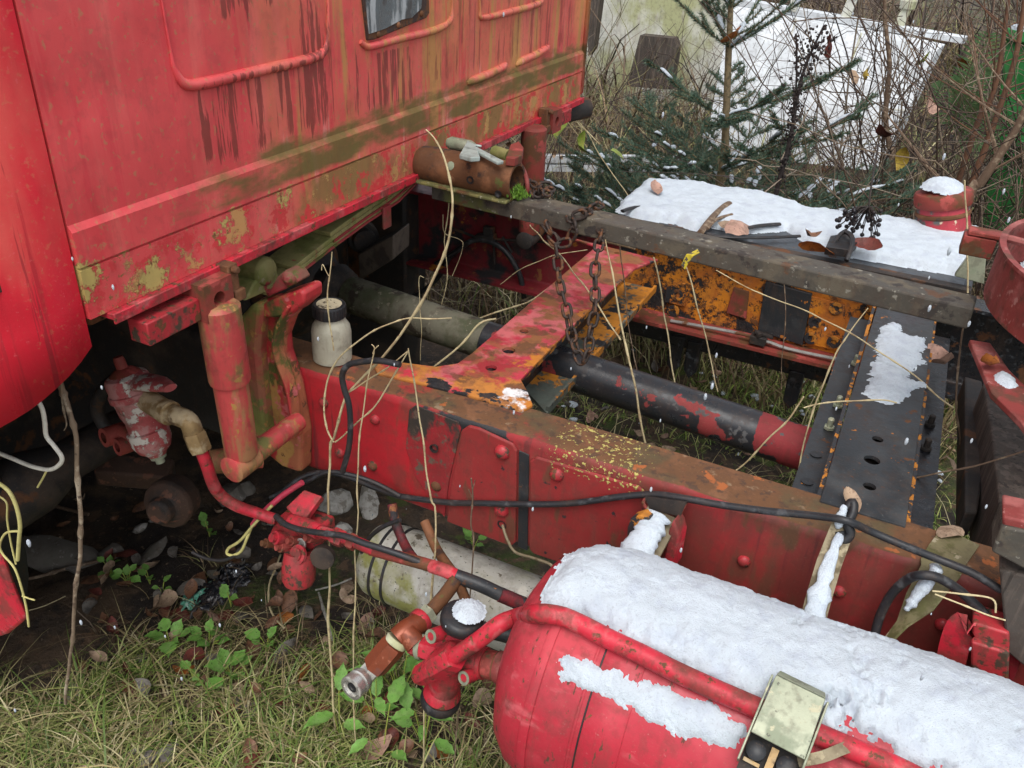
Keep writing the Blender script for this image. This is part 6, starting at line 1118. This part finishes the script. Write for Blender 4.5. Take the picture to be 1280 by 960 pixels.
# ------------------------------------------------------------------ SPRUCE
M['needle'] = attr_mat('spruce_needles', .5)
sb_ = g_at(905, 232) if False else Vector((at_y(905, 200, 3.35).x, 3.35, 0)); tree = thing('spruce_tree', sb_, 'young dark green spruce with dabs of snow behind the fuel tank', 'tree')
st0 = sb_; st1 = at_y(916, -90, 3.38); tp_ = at_y(906, 190, 3.35)
build(MB().tube([st0, tp_, at_y(911, 60, 3.36), at_y(914, 0, 3.37), st1], [.022, .015, .012, .009, .004], 10), 'trunk', M['bark'], tree, smooth=60)
def trunk_at(z): 
    for a, b in ((st0, tp_), (tp_, at_y(911, 60, 3.36)), (at_y(911, 60, 3.36), st1)):
        if z <= b.z: return a.lerp(b, (z - a.z) / (b.z - a.z))
    return st1
segs = []; NV = []; NF = []; NC = []; bmb = MB(); snow_pts = []
def add_twig(a, b, dens, nl):
    a = np.array(a); b = np.array(b); L = np.linalg.norm(b - a); n = max(4, int(L * dens)); t = rng.random(n); d = (b - a) / L
    base = a + (b - a) * t[:, None] + rng.normal(0, .0012, (n, 3)); rnd = rng.normal(0, 1, (n, 3)); rnd -= (rnd @ d)[:, None] * d; rnd /= np.linalg.norm(rnd, axis=1)[:, None]
    nd = rnd + d * .85; nd /= np.linalg.norm(nd, axis=1)[:, None]; ln = nl * rng.uniform(.75, 1.2, n)[:, None]
    sv = np.cross(nd, rng.normal(0, 1, (n, 3))); sv /= np.linalg.norm(sv, axis=1)[:, None]; sv *= .0013
    k = sum(map(len, NV)); NV.append(np.stack([base - sv, base + sv, base + nd * ln], 1).reshape(-1, 3)); NF.append((np.arange(n) * 3)[:, None] + np.arange(3)[None] + k)
    c = np.array([(.045, .09, .058), (.06, .115, .07), (.085, .14, .09), (.075, .115, .085)])[rng.integers(0, 4, n)] * rng.uniform(.7, 1.3, (n, 1)); NC.append(np.repeat(c, 3, 0))
    bmb.tube([Vector(a), Vector(b)], [.0035, .002], 5)
def bough(p, az, el, L, lvl=0):
    pts = [Vector(p)]; d = Vector((math.cos(az) * math.cos(el), math.sin(az) * math.cos(el), math.sin(el))); n = 5
    for i in range(n): d = (d + Vector((rng.normal(0, .05), rng.normal(0, .05), .05 + rng.normal(0, .03)))).normalized(); pts.append(pts[-1] + d * (L / n))
    for a, b in zip(pts, pts[1:]):
        add_twig(a, b, 2000 if lvl else 1500, .018)
        if rng.random() < .5 and (b - a).length > .035: snow_pts.append((a, b))
    if lvl < 2:
        for i in range(1, n + 1):
            for s in (-1, 1):
                if i == n and s == 1 and lvl: continue
                if rng.random() < (1 if lvl == 0 else .6) * (1 if p[2] < .5 else .75): bough(pts[i], az + s * rng.uniform(.55, .95), el * .5 + rng.uniform(-.05, .35), L * (.42 - .035 * i) * rng.uniform(.8, 1.2) * (1 if lvl == 0 else .8), lvl + 1)
for z, L, nb_ in ((.08, .62, 9), (.20, .68, 9), (.34, .68, 8), (.50, .62, 7), (.66, .50, 5), (.86, .36, 4)):
    a0 = rng.uniform(0, 6)
    for i in range(nb_): bough(trunk_at(z + rng.uniform(-.03, .03)), a0 + 2 * PI * i / nb_ + rng.uniform(-.25, .25), rng.uniform(.15, .4), L * rng.uniform(.8, 1.15))
wz = at_y(912, 60, 3.36)
for az, el, L in ((2.6, .75, .34), (3.3, .5, .36), (.3, .55, .42), (-.4, .75, .40), (4.4, .6, .30), (1.4, .7, .30), (2.0, .9, .28)): bough(wz, az, el, L, 1)
for az, el, L in ((3.0, .7, .3), (.1, .7, .3), (1.5, .8, .26), (4.6, .7, .26)): bough(at_y(914, 10, 3.37), az, el, L, 1)
o = big(np.concatenate(NV), np.concatenate(NF), 'crown', M['needle'], tree, smooth=0, cols=np.concatenate(NC)); build(bmb, 'twigs', M['bark'], tree)
mb = MB()
for a, b in snow_pts:
    if rng.random() < .42: mb.tube(smooth_path([a + Vector((0, 0, .006)), a.lerp(b, .5) + Vector((rng.normal(0, .002), 0, .010)), b + Vector((0, 0, .006))], 3), [.003, .009, .012, .010, .013, .009, .003], 7, flat=.5)
mb.v = [tuple(Vector(v) + Vector(mnoise.noise_vector(Vector(v) * 90)) * .003) for v in mb.v]
o = build(mb, 'snow_dabs', M['snow'], tree, smooth=180); o['kind'] = 'stuff'
# ------------------------------------------------------------------ panels, pallet, container behind
def slab(L, off, name, mat, par=None, bevel=0): return build(MB().prism(L, off), name, M[mat], par, smooth=0, bevel=bevel)
wpn = thing('leaning_panel', at_y(1010, 200, 5.4) , 'big white panel leaning behind the bare brambles', 'panel')
A, B, Cq, Dq = at_y(915, 6, 5.9), at_y(1172, 62, 5.6), at_y(1098, 214, 5.2), at_y(880, 190, 5.4)
slab([A, B, Cq, Dq], (.03, .10, .02), 'panel_sheet', 'white_panel', wpn)
nn = (B - A).cross(Dq - A).normalized(); nn = nn if nn.y < 0 else -nn
for t in (.34, .66): build(MB().bar(A.lerp(B, t) + nn * .003, Dq.lerp(Cq, t) + nn * .003, .010, .004, nn), 'panel_joint', M['dirty_white'], wpn)
build(MB().bar(A.lerp(Dq, .62) + nn * .003, B.lerp(Cq, .5) + nn * .003, .010, .004, nn), 'panel_joint', M['dirty_white'], wpn)
build(MB().bar(A + Vector((0, .06, .02)), at_y(1206, 52, 5.7) + Vector((0, .06, .0)), .12, .035), 'rail_cap', M['white_panel'], wpn)
for x, y in ((990, 14), (1053, 30), (1118, 45)):
    p = at_y(x, y, 5.85); m2 = MB().bar(p, p + Vector((.03, 0, .16)), .055, .055, (0, 1, 0)); m2.lathe(p + Vector((.03, 0, .15)), (0, 0, 1), [(0, .045), (.05, .05), (.06, .03)], 10); build(m2, 'panel_post', M['dirty_white'], wpn, bevel=.006)
lw = thing('pale_sheet', at_y(830, 130, 7), 'dirty off-white sheet wall standing far left behind the spruce', 'sheet')
slab([at_y(x, y, 7.0) for x, y in ((700, -60), (935, -60), (915, 60), (880, 150), (730, 160))], (0, .15, 0), 'sheet_wall', 'dirty_white', lw)
slab([at_y(x, y, 6.6) for x, y in ((783, 108), (800, 44), (842, 48), (846, 60), (838, 112))], (0, .12, 0), 'dark_wedge', 'wood', lw)
slab([at_y(x, y, 6.7) for x, y in ((733, -20), (752, -20), (742, 60), (735, 70))], (0, .1, 0), 'sheet_post', 'wood', lw)
pl = thing('white_pallet', at_y(740, 205, 4.3), 'low white slatted bench or pallet behind the far shock absorber', 'pallet')
for y0, y1 in ((194, 203), (206, 214)): slab([at_y(x, y, 4.3) for x, y in ((640, y0), (850, y0 + 2), (850, y1 + 2), (640, y1))], (0, .04, 0), 'slat', 'white_panel', pl)
for x in (660, 745, 830): slab([at_y(a, b, 4.35) for a, b in ((x, 196), (x + 10, 196), (x + 10, 238), (x, 238))], (0, .04, 0), 'pallet_leg', 'dirty_white', pl)
gc = thing('green_container', at_y(1260, 260, 4.6), 'green painted steel container at the right edge behind stems', 'container')
ga, gb, gc_, gd = at_y(1258, 42, 4.6), at_y(1340, 55, 4.5), at_y(1330, 330, 4.4), at_y(1226, 285, 4.5)
slab([ga, gb, gc_, gd], (.45, .5, .02), 'container_wall', 'green', gc, .01)
gn = (gb - ga).cross(gd - ga).normalized(); gn = gn if gn.y < 0 else -gn
for t in (.50, .56): build(MB().bar(ga.lerp(gd, t) + gn * .01, gb.lerp(gc_, t) + gn * .01, .03, .02, gn), 'wall_rib', M['green'], gc, bevel=.004)
build(MB().bar(ga + gn * .01, gb + gn * .01, .05, .04, gn), 'container_rim', M['green'], gc, bevel=.006); build(MB().bar(ga + Vector((.02, 0, .03)), gb + Vector((0, 0, .03)), .07, .02), 'rim_snow', M['snow'], gc)
# fern, saplings, seed heads, berries
fb = at_y(1205, 150, 4.2); fern = thing('fern', Vector((fb.x, fb.y, 0)), 'green fern fronds left of the green container', 'fern')
def frond(a, b, sag, W, col=(.05, .11, .035)):
    V = []; F = []; a = Vector(a); b = Vector(b); n = 16; d = b - a; s = d.cross(Vector((.2, -1, .3))).normalized()
    for i in range(1, n):
        t = i / n; c = a.lerp(b, t) + Vector((0, 0, sag * 4 * t * (1 - t))); w = W * math.sin(PI * (t * .85 + .12)) ** .9
        for k in (-1, 1):
            q = len(V); e = c + s * (k * w) + d.normalized() * w * .35; m = c.lerp(e, .5) + d.normalized() * .0055; V += [c, m, e, c.lerp(e, .5) - d.normalized() * .0055]; F.append((q, q + 1, q + 2, q + 3))
    return build(MB().add(V, F).tube([a, a.lerp(b, .5) + Vector((0, 0, sag)), b], [.004, .003, .001], 5), 'frond', fernm, fern, smooth=0)
fernm = paint('fern_green', (.085, .17, .065), [D(c=(.12, .16, .06), s=14, lo=.5, hi=.6)], rough=.55)
for a, b, sg in (((1196, 150), (1238, 40), .05), ((1190, 160), (1232, 85), .06), ((1188, 165), (1225, 128), .05), ((1186, 160), (1180, 100), .04), ((1192, 170), (1245, 150), .05), ((1196, 178), (1250, 175), .03)): frond(at_y(*a, 4.2), at_y(*b, 4.15), sg, .10)
def sapling(pts, r_, label, mat='twig', twg=()):
    r = r_ * .72; root = thing('sapling', Vector((pts[-1].x, pts[-1].y, 0)), label, 'sapling'); q = pts + [Vector((pts[-1].x, pts[-1].y, 0))]
    build(MB().tube(smooth_path(q, 4), list(np.linspace(r * .6, r * 1.15, (len(q) - 1) * 4 + 1)), 8), 'trunk', M[mat], root, smooth=60)
    mb = MB()
    for k in range(9):
        i = rng.integers(0, len(pts) - 1); p = pts[i].lerp(pts[i + 1], rng.random()); d = Vector((rng.normal(), rng.normal() * .5, abs(rng.normal()) * .8)).normalized(); mb.tube(smooth_path([p, p + d * .15 + Vector((0, 0, .03)), p + d * .36 + Vector((0, 0, .10))], 3), list(np.linspace(r * .28, r * .08, 7)), 5)
    build(mb, 'branch', M[mat], root, smooth=60)
sapling(Y(((1105, -20), (1107, 30), (1112, 80), (1109, 115), (1107, 150), (1112, 185), (1113, 205)), 4.1), .017, 'dark slender sapling stem crossing the white panel')
sapling(Y(((1282, -10), (1272, 60), (1258, 110), (1244, 150), (1228, 195), (1215, 230)), 3.6), .017, 'orange-brown sapling stem before the green container, right one', 'orange_twig')
sapling(Y(((1262, -10), (1254, 50), (1246, 100), (1234, 135), (1218, 165)), 3.8), .015, 'orange-brown sapling stem before the green container, left one', 'orange_twig')
sapling(Y(((1290, 120), (1268, 165), (1245, 200), (1225, 230), (1205, 262)), 3.0), .022, 'dark leaning stem right of the red filler neck')
M['seed'] = paint('black_seed_heads', (.022, .017, .016), (), rough=.7)
sh2 = thing('seed_plant', Vector((at_y(965, 250, 2.75).x, 2.75, 0)), 'tall dead plant with black seed clusters in front of the spruce', 'plant')
stp = Y(((968, 250), (975, 222), (984, 190), (992, 150), (1000, 105), (1012, 70), (1030, 32)), 2.75)
build(MB().tube(smooth_path(stp, 4), list(np.linspace(.0085, .003, 25)), 7), 'stem', M['seed'], sh2, smooth=60)
mb = MB()
for k in range(330):
    i = int(rng.integers(1, 6)); p = stp[i].lerp(stp[i + 1], rng.random()) if i < 6 else stp[6]; s = .022 if i > 3 else .011; q = p + Vector((rng.normal(0, s), rng.normal(0, s), rng.normal(0, s * .7))); mb.ball(q, rng.uniform(.0022, .0055), 5, 3, (rng.uniform(.6, 1.5), 1, rng.uniform(.6, 1.5)))
for k in range(26):
    p = at_y(998 + rng.normal(0, 3), 45 + k * 2.6, 2.75); mb.ball(p, .0045, 5, 3)
o = build(mb, 'seed_clusters', M['seed'], sh2, smooth=60); o['kind'] = 'stuff'
stem2 = MB().tube(smooth_path(Y(((995, 42), (996, 70), (995, 110), (990, 150)), 2.75), 3), .003, 5); build(stem2, 'stem', M['seed'], sh2)
bp = thing('berry_sprig', at_y(1082, 270, 2.2), 'sprig of black berries hanging over the snow of the fuel tank', 'berries')
M['berry'] = paint('black_berry', (.012, .011, .014), (), rough=.35)
bc = at_y(1086, 258, 2.2); me_b = None; mb = MB()
for k in range(46):
    u = rng.uniform(0, 1); q = at_y(1046 + 56 * rng.random(), 262 + (38 * rng.random() if k % 2 else 22 * rng.random()), 2.2 + rng.normal(0, .02))
    if me_b is None: o = build(MB().ball((0, 0, 0), .0056, 8, 6), 'berry', M['berry'], None, keep=True, smooth=180); me_b = o.data
    else: o = bpy.data.objects.new('berry', me_b); COL.objects.link(o)
    o.location = q; o.parent = bp; o.matrix_parent_inverse = parent_world(bp).inverted(); mb.tube([bc, bc.lerp(q, .6) + Vector((0, 0, .006)), q], .0012, 4)
mb.tube(smooth_path([bc, at_y(1088, 240, 2.22), at_y(1092, 215, 2.3), at_y(1098, 180, 2.45)], 4), .0025, 6)
build(mb, 'berry_stem', M['seed'], bp)
# dark rubber strips and bark bits on the fuel tank snow
for L, r, t in ((((778, 264), (795, 259), (820, 259), (842, 264)), .007, 'curved black rubber strip on the left of the fuel tank snow'), (((884, 292), (905, 296), (950, 297), (1000, 295)), .006, 'long black rubber strip at the front edge of the fuel tank snow'), (((930, 286), (950, 282), (975, 280)), .007, 'short black rubber piece by the pink-brown leaf')):
    tag(build(MB().tube(smooth_path([at_h(x, y, -.742) for x, y in L], 4), r, 8, flat=.6), 'rubber_strip', M['rubber'], smooth=60), t, 'rubber strip')
for L, r, t in ((((876, 290), (890, 272), (905, 258), (912, 254)), .009, 'brown bark stick lying across the fuel tank snow'), (((884, 286), (896, 274), (915, 268)), .005, 'thin twig beside the bark stick on the snow')):
    tag(build(MB().tube(smooth_path([at_h(x, y, -.735) for x, y in L], 4), r, 8, flat=.7), 'stick', M['twig'], smooth=60), t, 'stick')
p = at_h(1052, 312, -.735); tag(build(MB().prism([at_h(x, y, -.735) for x, y in ((1030, 318), (1036, 304), (1062, 300), (1070, 312), (1058, 322))], (0, 0, .02)).tube(smooth_path([at_h(1040, 306, -.72), at_h(1055, 290, -.70), at_h(1066, 300, -.70), at_h(1058, 326, -.735)], 4), .006, 8), 'rubber_clip', M['rubber'], bevel=.003), 'black rubber clip lying at the front edge of the fuel tank', 'clip')
# moss heap in the dark gap behind the shaft
mp = g_at(590, 385)
mb = MB()
for x, y in sample(np.array([(-1.0, 1.75), (.7, 1.75), (.9, 3.2), (-1.1, 3.2)]), 120): mb.ball((x, y, float(gz(x, y)) + .02), rng.uniform(.006, .02), 7, 4, (1, rng.uniform(.6, 1.2), .4))
mb.v = [tuple(Vector(v) + Vector(mnoise.noise_vector(Vector(v) * 60)) * .006) for v in mb.v]
stuff(build(mb, 'snow_bits', M['snow'], smooth=180), 'scattered bits of snow on the grass under the frame', 'snow')
# falling snow
mb = MB()
for k in range(110):
    px, py, dist = rng.uniform(0, 1280), rng.uniform(0, 900), rng.uniform(.8, 2.2); d = _ray(px, py).normalized() * dist + Vector((0, 0, CAM_H)); r = rng.uniform(.0010, .0024)
    if d.z > .3 and not (d.x < -.86 and d.y > .5): mb.ball(d, r, 5, 4, (.8, .8, 1.9))
stuff(build(mb, 'falling_snow', M['snow'], smooth=180), 'small white snowflakes falling through the air', 'snowflakes')
